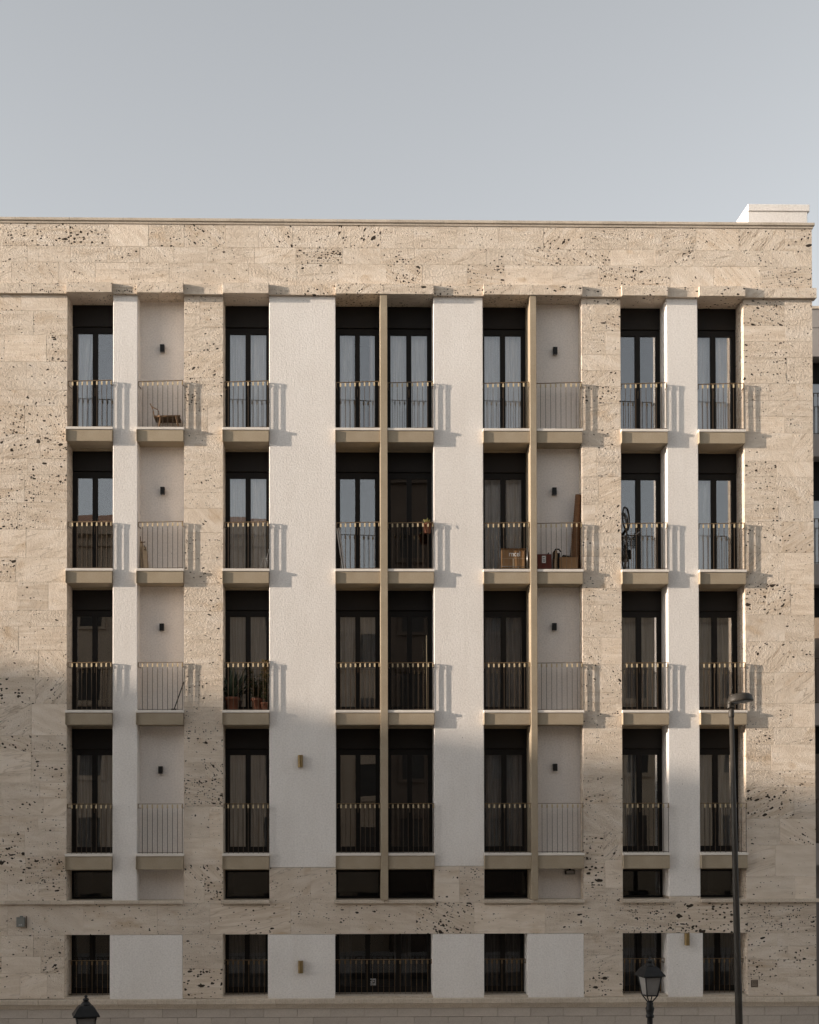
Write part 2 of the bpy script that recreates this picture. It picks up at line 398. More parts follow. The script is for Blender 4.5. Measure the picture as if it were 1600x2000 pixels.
# ------------------------------------------------------------------ mesh helpers
class MB:
    def __init__(s): s.v, s.f, s.sm = [], [], []

    def add(s, vs, fs, smooth=False):
        o = len(s.v)
        s.v += [tuple(p) for p in vs]
        s.f += [tuple(i + o for i in f) for f in fs]
        s.sm += [smooth] * len(fs)
        return s

    def box(s, x0, x1, y0, y1, z0, z1):
        vs = [(x, y, z) for z in (z0, z1) for y in (y0, y1) for x in (x0, x1)]
        return s.add(vs, [(0, 2, 3, 1), (4, 5, 7, 6), (0, 1, 5, 4), (2, 6, 7, 3), (0, 4, 6, 2), (1, 3, 7, 5)])

    def chamfer(s, x0, x1, y0, y1, z0, z1, b):
        """box whose front (-Y) edges are chamfered"""
        b = min(b, (x1 - x0) / 3, (z1 - z0) / 3)
        vs = [(x0 + b, y0, z0 + b), (x1 - b, y0, z0 + b), (x1 - b, y0, z1 - b), (x0 + b, y0, z1 - b),
              (x0, y0 + b, z0), (x1, y0 + b, z0), (x1, y0 + b, z1), (x0, y0 + b, z1),
              (x0, y1, z0), (x1, y1, z0), (x1, y1, z1), (x0, y1, z1)]
        fs = [(0, 1, 2, 3), (11, 10, 9, 8)]
        for i in range(4):
            j = (i + 1) % 4
            fs.append((i + 4, j + 4, j, i))
            fs.append((i + 8, j + 8, j + 4, i + 4))
        return s.add(vs, fs)

    def obox(s, mat, hx, hy, hz):
        vs = [mat @ Vector((x, y, z)) for z in (-hz, hz) for y in (-hy, hy) for x in (-hx, hx)]
        return s.add(vs, [(0, 2, 3, 1), (4, 5, 7, 6), (0, 1, 5, 4), (2, 6, 7, 3), (0, 4, 6, 2), (1, 3, 7, 5)])

    def tube(s, pts, rad, n=8, cap=True):
        pts = [Vector(p) for p in pts]
        if isinstance(rad, (int, float)): rad = [rad] * len(pts)
        rings, up = [], None
        for i, p in enumerate(pts):
            d = (pts[min(i + 1, len(pts) - 1)] - pts[max(i - 1, 0)]).normalized()
            if up is None:
                up = Vector((0, 0, 1)) if abs(d.z) < 0.9 else Vector((1, 0, 0))
            a = d.cross(up).normalized()
            up = a.cross(d).normalized()
            rings.append([p + (a * math.cos(2 * math.pi * k / n) + up * math.sin(2 * math.pi * k / n)) * rad[i] for k in range(n)])
        vs = [q for r in rings for q in r]
        fs = [(i * n + k, i * n + (k + 1) % n, (i + 1) * n + (k + 1) % n, (i + 1) * n + k) for i in range(len(pts) - 1) for k in range(n)]
        s.add(vs, fs, True)
        if cap:
            o = len(s.v) - len(vs)
            s.f += [tuple(o + k for k in reversed(range(n))), tuple(o + len(vs) - n + k for k in range(n))]
            s.sm += [False, False]
        return s

    def lathe(s, prof, c=(0, 0, 0), n=20, smooth=True, sides=None, rot=0.0, cap=True):
        n = sides or n
        vs = [(c[0] + r * math.cos(2 * math.pi * k / n + rot), c[1] + r * math.sin(2 * math.pi * k / n + rot), c[2] + z) for r, z in prof for k in range(n)]
        fs = [(i * n + k, i * n + (k + 1) % n, (i + 1) * n + (k + 1) % n, (i + 1) * n + k) for i in range(len(prof) - 1) for k in range(n)]
        s.add(vs, fs, smooth and not sides)
        if cap:
            o = len(s.v) - len(vs)
            s.f += [tuple(o + k for k in reversed(range(n))), tuple(o + len(vs) - n + k for k in range(n))]
            s.sm += [False, False]
        return s

    def torus(s, mat, R, r, n=32, k=8, a0=0.0, a1=2 * math.pi):
        full = abs(a1 - a0 - 2 * math.pi) < 1e-6
        cnt = n if full else n + 1
        pts = []
        for i in range(cnt):
            a = a0 + (a1 - a0) * i / n
            for j in range(k):
                b = 2 * math.pi * j / k
                pts.append(mat @ Vector(((R + r * math.cos(b)) * math.cos(a), r * math.sin(b), (R + r * math.cos(b)) * math.sin(a))))
        fs = []
        for i in range(n):
            i2 = (i + 1) % cnt
            for j in range(k):
                fs.append((i * k + j, i * k + (j + 1) % k, i2 * k + (j + 1) % k, i2 * k + j))
        return s.add(pts, fs, True)

    def mesh(s, name):
        me = bpy.data.meshes.new(name)
        me.from_pydata(s.v, [], s.f)
        me.polygons.foreach_set('use_smooth', s.sm)
        me.update()
        return me

    def build(s, name, mat, parent=None, origin=None):
        """one mesh object; origin moves the object's own origin there without moving the shape"""
        if origin is not None:
            ox, oy, oz = origin
            s.v = [(x - ox, y - oy, z - oz) for x, y, z in s.v]
        me = s.mesh(name)
        me.materials.append(M[mat] if isinstance(mat, str) else mat)
        return link(name, me, parent, origin)


def link(name, me, parent=None, loc=None):
    o = bpy.data.objects.new(name, me)
    C.objects.link(o)
    if loc is not None: o.location = loc
    if parent is not None: o.parent = parent
    return o


def tag(o, label=None, cat=None, group=None, kind=None):
    if label: o['label'] = label
    if cat: o['category'] = cat
    if group: o['group'] = group
    if kind: o['kind'] = kind
    return o


def thing(name, label, cat, loc=(0, 0, 0), group=None, rz=0.0):
    o = bpy.data.objects.new(name, None)
    C.objects.link(o)
    o.location = loc
    o.rotation_euler = (0, 0, rz)
    return tag(o, label, cat, group)


def frame_at(p, q):
    """matrix at the middle of p-q with local z along q-p"""
    p, q = Vector(p), Vector(q)
    return Matrix.Translation((p + q) / 2) @ (q - p).to_track_quat('Z', 'Y').to_matrix().to_4x4()


# ------------------------------------------------------------------ ground
GZ = -6.9
g = MB().add([(-900, -900, GZ), (900, -900, GZ), (900, 900, GZ), (-900, 900, GZ)], [(0, 1, 2, 3)]).build('ground', 'paving')
tag(g, kind='structure')
g = MB().add([(-300, -27, GZ + .004), (300, -27, GZ + .004), (300, -10, GZ + .004), (-300, -10, GZ + .004)], [(0, 1, 2, 3)]).build('road', 'asphalt')
tag(g, kind='structure')
g = MB().box(-300, 300, -9.99, -0.25, GZ - .2, GZ + .13).build('pavement', 'paving')
tag(g, kind='structure')

# ------------------------------------------------------------------ the apartment building
LDEP = 0.42                      # depth of the blank loggias
DEP = 0.64                       # depth of the window reveals
Y_BAND, Y_LINTEL, Y_SLAB, Y_PLATE, Y_RAIL, Y_MULL, Y_FIN = -.090, -.178, -.098, -.118, -.072, -.146, -.142
BACK = 9.0
px_pier = {'T0': (None, 131), 'W1': (220.5, 268.5), 'T1': (359.5, 436), 'W2': (526, 656), 'W3': (847.5, 944.5),
           'T2': (1137.5, 1214), 'W4': (1304, 1365), 'T3': (1455, 1590)}
px_bay = {'A': (131, 220.5), 'B': (268.5, 359.5), 'C': (436, 526), 'D': (656, 743), 'E': (757, 847.5), 'F': (944.5, 1035),
          'G': (1047.5, 1137.5), 'H': (1214, 1304), 'I': (1365, 1455)}
XL, XR = X(-75), X(1590)
XFAR = X(0) - 14
bay = {k: (X(a), X(b)) for k, (a, b) in px_bay.items()}
pier = {k: ((X(a) if a else XL), X(b)) for k, (a, b) in px_pier.items()}
z_cop, z_par0, z_c1, z_c2, z_band, z_lin = Z(431), Z(441), Z(485), Z(516.5), Z(560), Z(580)
z_plate = [Z(838.5), Z(1112.8), Z(1387.6), Z(1666)]
z_soff = [z_lin, Z(866), Z(1141), Z(1416), Z(1697)]
z_sill_t, z_sill_b, z_belt_t, z_belt_b = Z(1757), Z(1764), Z(1763), Z(1824)
z_gfloor, z_ledge_b, z_mould_b, z_c3 = Z(1949), Z(1959), Z(1968), Z(1985.5)

apt = thing('apartment_building', 'travertine and white plaster apartment building with dark balcony doors and thin railings', 'building', (0, 0, GZ))
APT_OFF = Vector((0, 0, GZ))


def part(mb, name, mat, parent=None, origin=None):
    """a part of the apartment building, given in world coordinates"""
    po = APT_OFF if parent is None else Vector(parent.matrix_world.translation) if False else parent['_w']
    po = Vector(po)
    if origin is None:
        xs = [v[0] for v in mb.v]; ys = [v[1] for v in mb.v]; zs = [v[2] for v in mb.v]
        origin = Vector(((min(xs) + max(xs)) / 2, (min(ys) + max(ys)) / 2, (min(zs) + max(zs)) / 2))
    origin = Vector(origin)
    mb.v = [tuple(Vector(v) - origin) for v in mb.v]
    me = mb.mesh(name)
    me.materials.append(M[mat])
    o = link(name, me, parent or apt, origin - po)
    o['_w'] = tuple(origin)
    return o


# ---- cores behind the stones, white plaster piers, back walls
for k, (a, b) in pier.items():
    if k[0] == 'T':
        a2 = XFAR if k == 'T0' else a + .004
        b2 = b - .004
        part(MB().box(a2, b2, .03, .95, z_gfloor, z_par0 + .02), 'pier_core', 'travertine_calm')
zw = {'W1': Z(1763), 'W2': Z(1694), 'W3': Z(1692), 'W4': Z(1752)}
for k, z0 in zw.items():
    a, b = pier[k]
    part(MB().chamfer(a, b, 0, .95, z0, z_band - .05, .012), 'plaster_pier', 'plaster')
    part(MB().box(a + .003, b - .003, .03, .95, z_belt_b - .05, z0 + .02), 'pier_core', 'core')
part(MB().box(XFAR, XR - .004, .03, .95, z_band - .06, z_par0), 'parapet_core', 'core')
part(MB().box(XFAR, XR - .004, .03, 1.0, z_belt_b, z_belt_t + .05), 'belt_core', 'core')
# side and rear walls, roof
part(MB().box(XR - .35, XR - .006, .95, BACK, GZ, z_par0), 'side_wall', 'travertine_calm')
part(MB().box(XFAR, XR - .35, BACK - .3, BACK, GZ, z_par0), 'rear_wall', 'plaster')
part(MB().box(XFAR, XR - .36, .96, BACK - .31, z_par0 - .9, z_par0 - .6), 'roof', 'roofing')

# ---- travertine stones
STN = []


def stone(x0, x1, z0, z1, mat='travertine', y0=0.0, d=.06, gap=.0014, name='stone'):
    dy = rng.uniform(-.0012, .0012)
    m = MB().chamfer(x0 + gap, x1 - gap, y0 + dy, y0 + d, z0 + gap, z1 - gap, .0025)
    o = part(m, name, mat)
    STN.append(o)
    return o


def course_row(x0, x1, z0, z1, wmin, wmax, start=None, **kw):
    x = x0
    first = True
    while x < x1 - .01:
        ww = rng.uniform(wmin, wmax)
        if first and start is not None:
            ww = start
        first = False
        nx = x + ww
        if x1 - nx < wmin * .55: nx = x1
        nx = min(nx, x1)
        mat = 'travertine' if rng.random() < .72 else 'travertine_calm'
        stone(x, nx, z0, z1, mat, **kw)
        x = nx


# parapet: three courses
for (zt, zb, st) in ((z_par0, z_c1, .95), (z_c1, z_c2, .5), (z_c2, z_band, 1.15)):
    course_row(XL, XR, zb, zt, .75, 1.15, st)
# piers above the belt
courses = [580, 609.5, 664, 725, 757, 807, 862, 913, 952, 984, 1016, 1046, 1107, 1139, 1192, 1229, 1238, 1274, 1330, 1362, 1412, 1445, 1468, 1499, 1547, 1596, 1629, 1669, 1704, 1763]
cs = {'T0': 0, 'T1': 6, 'T2': -9, 'T3': 4}
for k in ('T0', 'T1', 'T2', 'T3'):
    a, b = pier[k]
    rr = random.Random(ord(k[1]) * 13 + 5)
    ys = [580]
    y = 580
    while y < 1763:
        y += rr.choice((31, 33, 47, 52, 55, 61))
        if y > 1763 - 22: y = 1763
        ys.append(y)
    for i in range(len(ys) - 1):
        zt, zb = Z(ys[i]), Z(ys[i + 1])
        if k == 'T0':
            course_row(a, b, zb, zt, .62, 1.0, rr.uniform(.35, 1.0))
        elif k == 'T3':
            s = rr.uniform(.45, 1.15)
            course_row(a, b, zb, zt, .5, 1.1, s)
        else:
            if rr.random() < .55:
                course_row(a, b, zb, zt, 2, 3, None)
            else:
                course_row(a, b, zb, zt, .3, .62, rr.uniform(.32, .6))
# stone blocks closing the white piers at the foot
for k in ('W2', 'W3'):
    a, b = pier[k]
    mid = a + (b - a) * (.5 if k == 'W3' else .62)
    for (p, q) in ((a, mid), (mid, b)):
        stone(p, q, z_belt_t, zw[k] - .003)
a, b = pier['W4']
stone(a, b, z_belt_t, zw['W4'] - .003)
# belt course between the storeys
course_row(XL, XR, z_belt_b, z_belt_t - .0, 1.2, 1.9, 1.1)
# ground floor piers and panels
gp = {'T0': (None, 126), 'T1': (357, 435), 'T2': (1141, 1217), 'T3': (1461, 1597)}
for k, (p, q) in gp.items():
    a = XL if p is None else X(p, 1900)
    b = X(q, 1900)
    b = min(b, XR)
    ys = [1824, 1866, 1898, 1948] if k != 'T1' else [1824, 1890, 1948]
    if k == 'T3': ys = [1824, 1850, 1877, 1910, 1948]
    for i in range(len(ys) - 1):
        course_row(a, b, Z(ys[i + 1]), Z(ys[i]), .5, 1.0, .7 + .25 * (i % 2))
panels = [(214.5, 357), (523.5, 655), (845.5, 946), (1031, 1141), (1304.5, 1373.5)]
for p, q in panels:
    part(MB().chamfer(X(p, 1900), X(q, 1900), .004, .95, z_gfloor - .02, z_belt_b - .004, .01), 'plaster_panel', 'plaster')
part(MB().box(XFAR, X(126, 1900) - .004, .03, .95, GZ, z_belt_b), 'pier_core', 'travertine_calm')

# ---- band above the piers, lintels above the bays
edges = [('T0', XL, pier['T0'][1])] + [(k, *pier[k]) for k in ('W1', 'T1', 'W2', 'W3', 'T2', 'W4')] + [('T3', pier['T3'][0], XR + .075)]
for k, a, b in edges:
    n = max(1, round((b - a) / .95))
    for i in range(n):
        p, q = a + (b - a) * i / n, a + (b - a) * (i + 1) / n
        stone(p, q, z_lin, z_band - .002, 'travertine', Y_BAND, .12 - Y_BAND, name='band_stone')
part(MB().box(XFAR, XL, Y_BAND, .1, z_lin, z_band), 'band_stone', 'travertine_calm')
for k in ('A', 'B', 'C', 'D', 'E', 'F', 'G', 'H', 'I'):
    a, b = bay[k]
    if k == 'D': b = (bay['D'][1] + bay['E'][0]) / 2
    if k == 'E': a = (bay['D'][1] + bay['E'][0]) / 2
    if k == 'F': b = (bay['F'][1] + bay['G'][0]) / 2
    if k == 'G': a = (bay['F'][1] + bay['G'][0]) / 2
    m = MB().chamfer(a + .001, b - .001, Y_LINTEL, .98, z_lin, z_band - .001, .006)
    part(m, 'lintel', 'travertine')

# ---- coping, rooftop block
n = 16
for i in range(n):
    a = XL + (XR + .055 - XL) * i / n
    b = XL + (XR + .055 - XL) * (i + 1) / n
    m = MB().chamfer(a + .001, b - .001, -.055, .5, Z(436.5), z_cop, .006).box(a + .001, b - .03 * (i == n - 1) - .001, -.022, .45, z_par0 - .002, Z(436.5))
    part(m, 'coping_stone', 'sillstone')
part(MB().box(XFAR, XL, -.055, .5, z_par0, z_cop), 'coping_stone', 'sillstone')
yb = 1.2
a, b = P(1461, 420, yb).x, P(1577, 420, yb).x
blk = part(MB().chamfer(a, b, yb, yb + 3.2, z_par0 - .8, P(1500, 413, yb).z, .01), 'stair_head', 'plaster')
part(MB().chamfer(a - .002, b + .05, yb - .03, yb + 3.25, P(1500, 413, yb).z, P(1500, 399.5, yb).z, .012), 'stair_head_cap', 'plaster', blk)

# ---- mullions
for (p, q) in ((bay['D'][1], bay['E'][0]), (bay['F'][1], bay['G'][0])):
    part(MB().chamfer(p, q, Y_MULL, .95, z_sill_t, z_lin - .002, .006), 'mullion', 'concrete')

# ---- balcony slabs, railings
bal_me = {}


def baluster_mesh(h, tab_mat='brass'):
    key = (round(h, 3), tab_mat)
    if key not in bal_me:
        tz = -.03
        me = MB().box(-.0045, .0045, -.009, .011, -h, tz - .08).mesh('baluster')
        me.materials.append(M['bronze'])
        me2 = MB().box(-.018, .018, -.010, -.004, tz - .08, tz).box(-.0045, .0045, -.006, .008, tz, -.012).box(-.0045, .0045, -.004, .008, tz - .08, tz).mesh('tab')
        me2.materials.append(M[tab_mat])
        bal_me[key] = (me, me2)
    return bal_me[key]


def railing(x0, x1, zfloor, zrail, count, single=False, y=Y_RAIL, lo=0.10, hi=0.10, left_ret=True, right_ret=True, skew=0.0, end_post=False):
    h = zrail - zfloor
    m = MB().box(x0 - .004, x1 + .004, y - .015, y + .015, zrail - .013, zrail)
    for s, xx, on in ((1, x0, left_ret), (-1, x1, right_ret)):
        if on:
            m.box(min(xx, xx + s * .014), max(xx, xx + s * .014), y - .012, y + .012, zrail - .11, zrail - .013)
            m.box(min(xx, xx + s * .014), max(xx, xx + s * .014), y + .012, y + .25, zrail - .11, zrail - .095)
    xs = [x0 + lo + (x1 - x0 - lo - hi) * i / (count - 1) for i in range(count)]
    if single:
        for xx in xs:
            m.box(xx - .004, xx + .004, y - .005, y + .006, zfloor, zrail - .012)
    r = part(m, 'railing', 'rail_brass', origin=((x0 + x1) / 2, y, zrail))
    bm_, tm_ = baluster_mesh(h, 'rail_brass' if single else 'brass')  # ground-floor tabs take a darker metal to stand in for shade
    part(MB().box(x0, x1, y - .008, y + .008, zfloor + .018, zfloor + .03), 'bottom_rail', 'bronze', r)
    r.rotation_euler.z = skew + rng.uniform(-.006, .006) * (1 if skew else 0)
    if end_post:
        link('end_post', bm_, r, ((x1 - x0) / 2 - .012, 0, 0))
        link('tab', tm_, r, ((x1 - x0) / 2 - .012, 0, 0))
    for xx in xs:
        if not single:
            o = link('baluster', bm_, r, (xx - (x0 + x1) / 2, 0, 0))
        o = link('tab', tm_, r, (xx - (x0 + x1) / 2, 0, 0))
    return r


rail_px = [746.5, 1020.5, 1294, 1569]
for ri in range(4):
    zp, zs = z_plate[ri], z_soff[ri + 1]
    for k, (a, b) in bay.items():
        m = MB().chamfer(a + .004, b - .004, Y_SLAB, .97, zs, zp - .062, .005)
        m.box(a + .002, b - .002, DEP - .04, .97, zs - .045, zs + .01)         # door head under the slab
        sl_ = part(m, 'balcony_slab', 'concrete')
        part(MB().chamfer(a - .012, b + (.012 if k not in 'DF' else 0), Y_PLATE, -.003, zp - .06, zp, .004).box(a + .002, b - .002, -.003, .96, zp - .06, zp), 'floor_plate', 'marble', sl_)
        if k not in 'EG':
            part(MB().box(a - .010, a + .004, Y_FIN, -.002, zs + .004, zp - .062), 'shade_fin', 'concrete', sl_)  # guessed fin, added to cast the narrow shade on the slab face
        railing(a + .012, b - .012, zp, Z(rail_px[ri]), 8, lo=.105, hi=.125, y=-.016, end_post=True, skew=math.radians(-5.6))


# ---- balcony doors, rooms behind, blank loggia walls
def glazed(x0, x1, z0, z1, box_h, leaves=2, jamb=.105, mid=.12, top=.13, bot=.14, name='balcony_door', gm='glass'):
    """dark framed glass door: frame (mesh), panes, shutter box"""
    y0, y1 = DEP, DEP + .08
    m = MB()
    zt = z1 - box_h
    m.box(x0, x0 + jamb, y0, y1, z0, zt).box(x1 - jamb, x1, y0, y1, z0, zt)
    m.box(x0 + jamb, x1 - jamb, y0, y1, zt - top, zt).box(x0 + jamb, x1 - jamb, y0, y1, z0, z0 + bot)
    wi = (x1 - x0 - 2 * jamb - (leaves - 1) * mid) / leaves
    panes = []
    for i in range(leaves):
        p = x0 + jamb + i * (wi + mid)
        panes.append((p, p + wi))
        if i: m.box(p - mid, p, y0 - .008, y1, z0 + bot, zt - top)
    if box_h: m.box(x0, x1, y0 + .02, y0 + .06, zt, z1)
    d = part(m, name, 'frame')
    for p, q in panes:
        part(MB().box(p - .004, q + .004, DEP + .035, DEP + .043, z0 + bot - .004, zt - top + .004), 'pane', gm, d)
    if box_h:
        part(MB().chamfer(x0 + .004, x1 - .004, y0 - .035, y0 + .018, zt + .02, z1 - .004, .01), 'shutter_box', 'shutter', d)
    if leaves == 2 and box_h:
        xm = (x0 + x1) / 2
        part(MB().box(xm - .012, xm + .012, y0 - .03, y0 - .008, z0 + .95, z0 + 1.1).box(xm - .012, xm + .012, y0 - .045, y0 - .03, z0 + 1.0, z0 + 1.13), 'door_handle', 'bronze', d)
    return d


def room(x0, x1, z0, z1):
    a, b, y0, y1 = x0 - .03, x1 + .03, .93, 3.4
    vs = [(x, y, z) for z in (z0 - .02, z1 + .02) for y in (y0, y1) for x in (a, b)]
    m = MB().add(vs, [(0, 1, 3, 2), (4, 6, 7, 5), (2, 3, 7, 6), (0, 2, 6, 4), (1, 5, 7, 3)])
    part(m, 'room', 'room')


row_name = ['top floor', 'second floor down', 'third floor down', 'fourth floor down', 'low window', 'ground floor']
bay_name = {'A': 'leftmost bay', 'C': 'bay left of the wide white pier', 'D': 'bay left of the central mullion',
            'E': 'bay right of the central mullion', 'F': 'bay left of the off-centre mullion',
            'H': 'bay left of the narrow right-hand white pier', 'I': 'rightmost bay'}


def curtain(name_row, k, x0, x1, z0, z1, seed, amp=.04, gather=None):
    rr = random.Random(seed)
    n, rows = 44, 5
    ph, fr = rr.uniform(0, 6), rr.uniform(34, 48)
    m = MB()
    vs = []
    for j in range(rows + 1):
        v = j / rows
        for i in range(n + 1):
            u = i / n
            xx = x0 + (x1 - x0) * u
            if gather:                       # drawn aside: narrower half way down
                xx = x0 + (x1 - x0) * u * (gather + (1 - gather) * v ** .8)
            yy = .84 + amp * math.sin(fr * (x1 - x0) * u + ph + .5 * math.sin(7 * u + 2 * v)) + amp * .5 * math.sin(2.3 * fr * (x1 - x0) * u + 1.3 * ph)
            vs.append((xx, yy, z0 + (z1 - z0) * v))
    fs = [(j * (n + 1) + i, j * (n + 1) + i + 1, (j + 1) * (n + 1) + i + 1, (j + 1) * (n + 1) + i) for j in range(rows) for i in range(n)]
    m.add(vs, fs, True)
    o = m.build('curtain', ('curtain', 'curtain', 'curtain_shaded', 'curtain_shaded', 'curtain_deep_shade', 'curtain_deep_shade')[name_row], None, ((x0 + x1) / 2, .84, z0))
    return o


# which bays have curtains: fractions of the bay width per floor
CURT = {0: {'A': [(0, .45, .45)], 'C': [(0, 1)], 'D': [(0, .42), (.80, 1)], 'E': [(0, 1)], 'F': [(0, 1)], 'I': [(0, 1)]},
        1: {'C': [(0, 1)], 'F': [(0, .97)], 'I': [(0, .62)]},
        2: {'C': [(0, 1)], 'D': [(0, 1)], 'F': [(0, 1)], 'H': [(0, 1)], 'I': [(0, 1)]},
        3: {'A': [(0, 1)], 'C': [(0, 1)], 'F': [(0, 1)], 'H': [(0, .5)], 'I': [(0, 1)]}}
for ri in range(4):
    z0, z1 = z_plate[ri], z_soff[ri] - (.045 if ri else 0)
    for k, (a, b) in bay.items():
        if k in 'BG':
            part(MB().box(a - .01, b + .01, LDEP, .94, z0 - .05, z1 + .1), 'loggia_wall', 'loggia')
        else:
            glazed(a, b, z0 + .002, z1, .50 if ri else .54)
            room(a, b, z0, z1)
            lst = CURT[ri].get(k, [])
            for n_, cdef in enumerate(lst):
                p, q = cdef[:2]
                o = curtain(ri, k, a + .02 + (b - a - .04) * p, a + .02 + (b - a - .04) * q, z0 + .03, z1 - .45, ri * 20 + ord(k) + n_, gather=cdef[2] if len(cdef) > 2 else None)
                what = 'sheer curtain'
                if len(lst) == 2: what = 'wider left sheer grey curtain' if n_ == 0 else 'narrow right sheer grey curtain'
                if len(cdef) > 2: what = 'pale curtain drawn aside'
                tag(o, f'{what} in {row_name[ri]} door, {bay_name[k]}', 'curtain', 'curtains behind the balcony doors')
# low windows under the last balcony row
for k, (a, b) in bay.items():
    z0, z1 = z_sill_t, z_soff[4] - .045
    if k in 'BG':
        part(MB().box(a - .01, b + .01, LDEP, .94, z0 - .05, z1 + .1), 'loggia_wall', 'loggia')
    else:
        glazed(a, b, z0, z1, 0, 1, .04, .05, .05, .05, 'low_window', 'glass_low')
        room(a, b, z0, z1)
# ground floor windows
gw = {'A': (126, 214.5), 'C': (435, 523.5), 'D': (655, 845.5), 'F': (946, 1031), 'H': (1217, 1304.5), 'I': (1373.5, 1461)}
gcur = {'C': [(0, 1)], 'D': [(0, .17), (.62, .80)], 'F': [(0, 1)], 'H': [(0, 1)], 'I': [(0, 1)]}
for k, (p, q) in gw.items():
    a, b = X(p, 1900), X(q, 1900)
    z0, z1 = z_gfloor + .05, z_belt_b + .03
    glazed(a, b, z0, z1, 0, 3 if k == 'D' else 2, .09, .12, .06, .14, 'ground_window', 'glass_low')
    room(a, b, z0, z1)
    part(MB().box(a - .01, b + .01, .001, .96, z_gfloor - .03, z_gfloor + .048), 'window_sill', 'sillstone')
    railing(a, b, z_gfloor + .05, Z(1876), 17 if k == 'D' else 8, True, y=.30, left_ret=True, right_ret=True)
    lst = gcur.get(k, [])
    for n_, (u, v) in enumerate(lst):
        o = curtain(5, k, a + .02 + (b - a - .04) * u, a + .02 + (b - a - .04) * v, z0 + .05, z1 - .05, 200 + ord(k) + n_)
        nmk = {'C': 'left of the wide white panel', 'F': 'between two white panels right of centre', 'H': 'behind the lantern', 'I': 'behind the tall lamp post'}
        if k == 'D':
            lb = ('narrow left' if n_ == 0 else 'right') + ' shade-darkened curtain in the wide central ground floor window'
        else:
            lb = 'shade-darkened curtain in ground floor window ' + nmk[k]
        tag(o, lb, 'curtain', 'curtains behind the ground floor windows')

# ---- sills under the low windows
for p, q in ((-75, 358), (432, 527), (653, 849), (943, 1142), (1214, 1310), (1368, 1599)):
    a, b = X(p, 1760), X(q, 1760)
    n = max(1, round((b - a) / 1.1))
    for i in range(n):
        u, v = a + (b - a) * i / n, a + (b - a) * (i + 1) / n
        part(MB().chamfer(u + .0015, v - .0015, -.085, .001 if False else .0, z_sill_b, z_sill_t, .008), 'sill_stone', 'sillstone')
for k, (a, b) in bay.items():
    part(MB().box(a + .001, b - .001, .0, .96, z_sill_b - .05, z_sill_t - .004), 'window_sill', 'sillstone')

# ---- ledge, moulding and plinth blocks
n = 22
x1 = XR + .10
for i in range(n):
    a, b = XL + (x1 - XL) * i / n, XL + (x1 - XL) * (i + 1) / n
    m = MB().chamfer(a + .0015, b - .0015, -.13, .03, z_ledge_b, z_gfloor - .001, .012)
    m.box(a, b, -.10, .03, z_ledge_b - .03, z_ledge_b).box(a, b, -.075, .03, z_ledge_b - .065, z_ledge_b - .03).box(a, b, -.05, .03, z_mould_b, z_ledge_b - .065)
    part(m, 'ledge_stone', 'sillstone')
part(MB().box(XFAR, XR + .02, .02, .95, GZ, z_gfloor - .035), 'plinth_core', 'core')
for ci, (zt, zb) in enumerate(((z_mould_b, z_c3), (z_c3, z_c3 - .36), (z_c3 - .36, z_c3 - .72))):
    x = XL - (.42 if ci % 2 else 0)
    while x < XR + .03:
        nx = min(x + .785 + rng.uniform(-.01, .01), XR + .03)
        dy = rng.uniform(-.002, .002)
        part(MB().chamfer(x + .003, nx - .003, -.03 + dy, .04, zb + .003, zt - .003, .006), 'plinth_block', 'plinth')
        x = nx
part(MB().box(XFAR, XR + .03, -.028, .02, GZ, z_c3 - .722), 'plinth_base', 'plinth')
for o in C.objects:
    if '_w' in o: del o['_w']

# ------------------------------------------------------------------ wall lamps
lamp_px = [('B', 318, 682.5, 'top floor'), ('B', 318.5, 960, 'second floor down'), ('B', 317, 1226, 'third floor down'), ('B', 314.5, 1504, 'fourth floor down'),
           ('G', 1083.5, 687.5, 'top floor'), ('G', 1082, 961, 'second floor down'), ('G', 1082, 1225, 'third floor down'), ('G', 1083.5, 1499, 'fourth floor down')]
for k, px, py, rn in lamp_px:
    p = P(px, py, LDEP)
    side = 'left loggia' if k == 'B' else 'right loggia'
    t = thing('wall_lamp', f'small black box lamp on the {side} wall, {rn}', 'wall lamp', (p.x, LDEP, p.z), 'black wall lamps')
    MB().box(-.035, .035, -.02, -.001, -.06, .06).build('wall_plate', 'black', t)
    MB().chamfer(-.05, .05, -.12, -.02, -.085, .085, .006).build('lamp_body', 'black', t)
    MB().box(-.036, .036, -.105, -.035, -.089, -.0851).build('lens', 'lens', t)
for px, py, lb in ((587, 1487, 'brass sconce high on the wide white pier'), (587.5, 1888, 'brass sconce on the wide white ground floor panel'),
                   (1341, 1834, 'brass sconce on the narrow right-hand ground floor panel')):
    p = P(px, py, 0)
    t = thing('brass_sconce', lb, 'wall lamp', (p.x, 0, p.z), 'brass sconces')
    MB().box(-.045, .045, -.02, .003, -.11, .11).build('wall_plate', 'sconce', t)
    body = MB()
    n = 12
    prof = [(-.058, -.02)] + [(-.058 * math.cos(math.pi * i / n), -.06 - .055 * math.sin(math.pi * i / n)) for i in range(n + 1)] + [(.058, -.02)]
    vs = [(x, y, z) for z in (-.145, .145) for x, y in prof]
    c = len(prof)
    body.add(vs, [(i, i + 1, c + i + 1, c + i) for i in range(c - 1)] + [(c - 1, 0, c, 2 * c - 1), tuple(range(c))[::-1], tuple(range(c, 2 * c))])
    body.build('lamp_body', 'sconce', t)

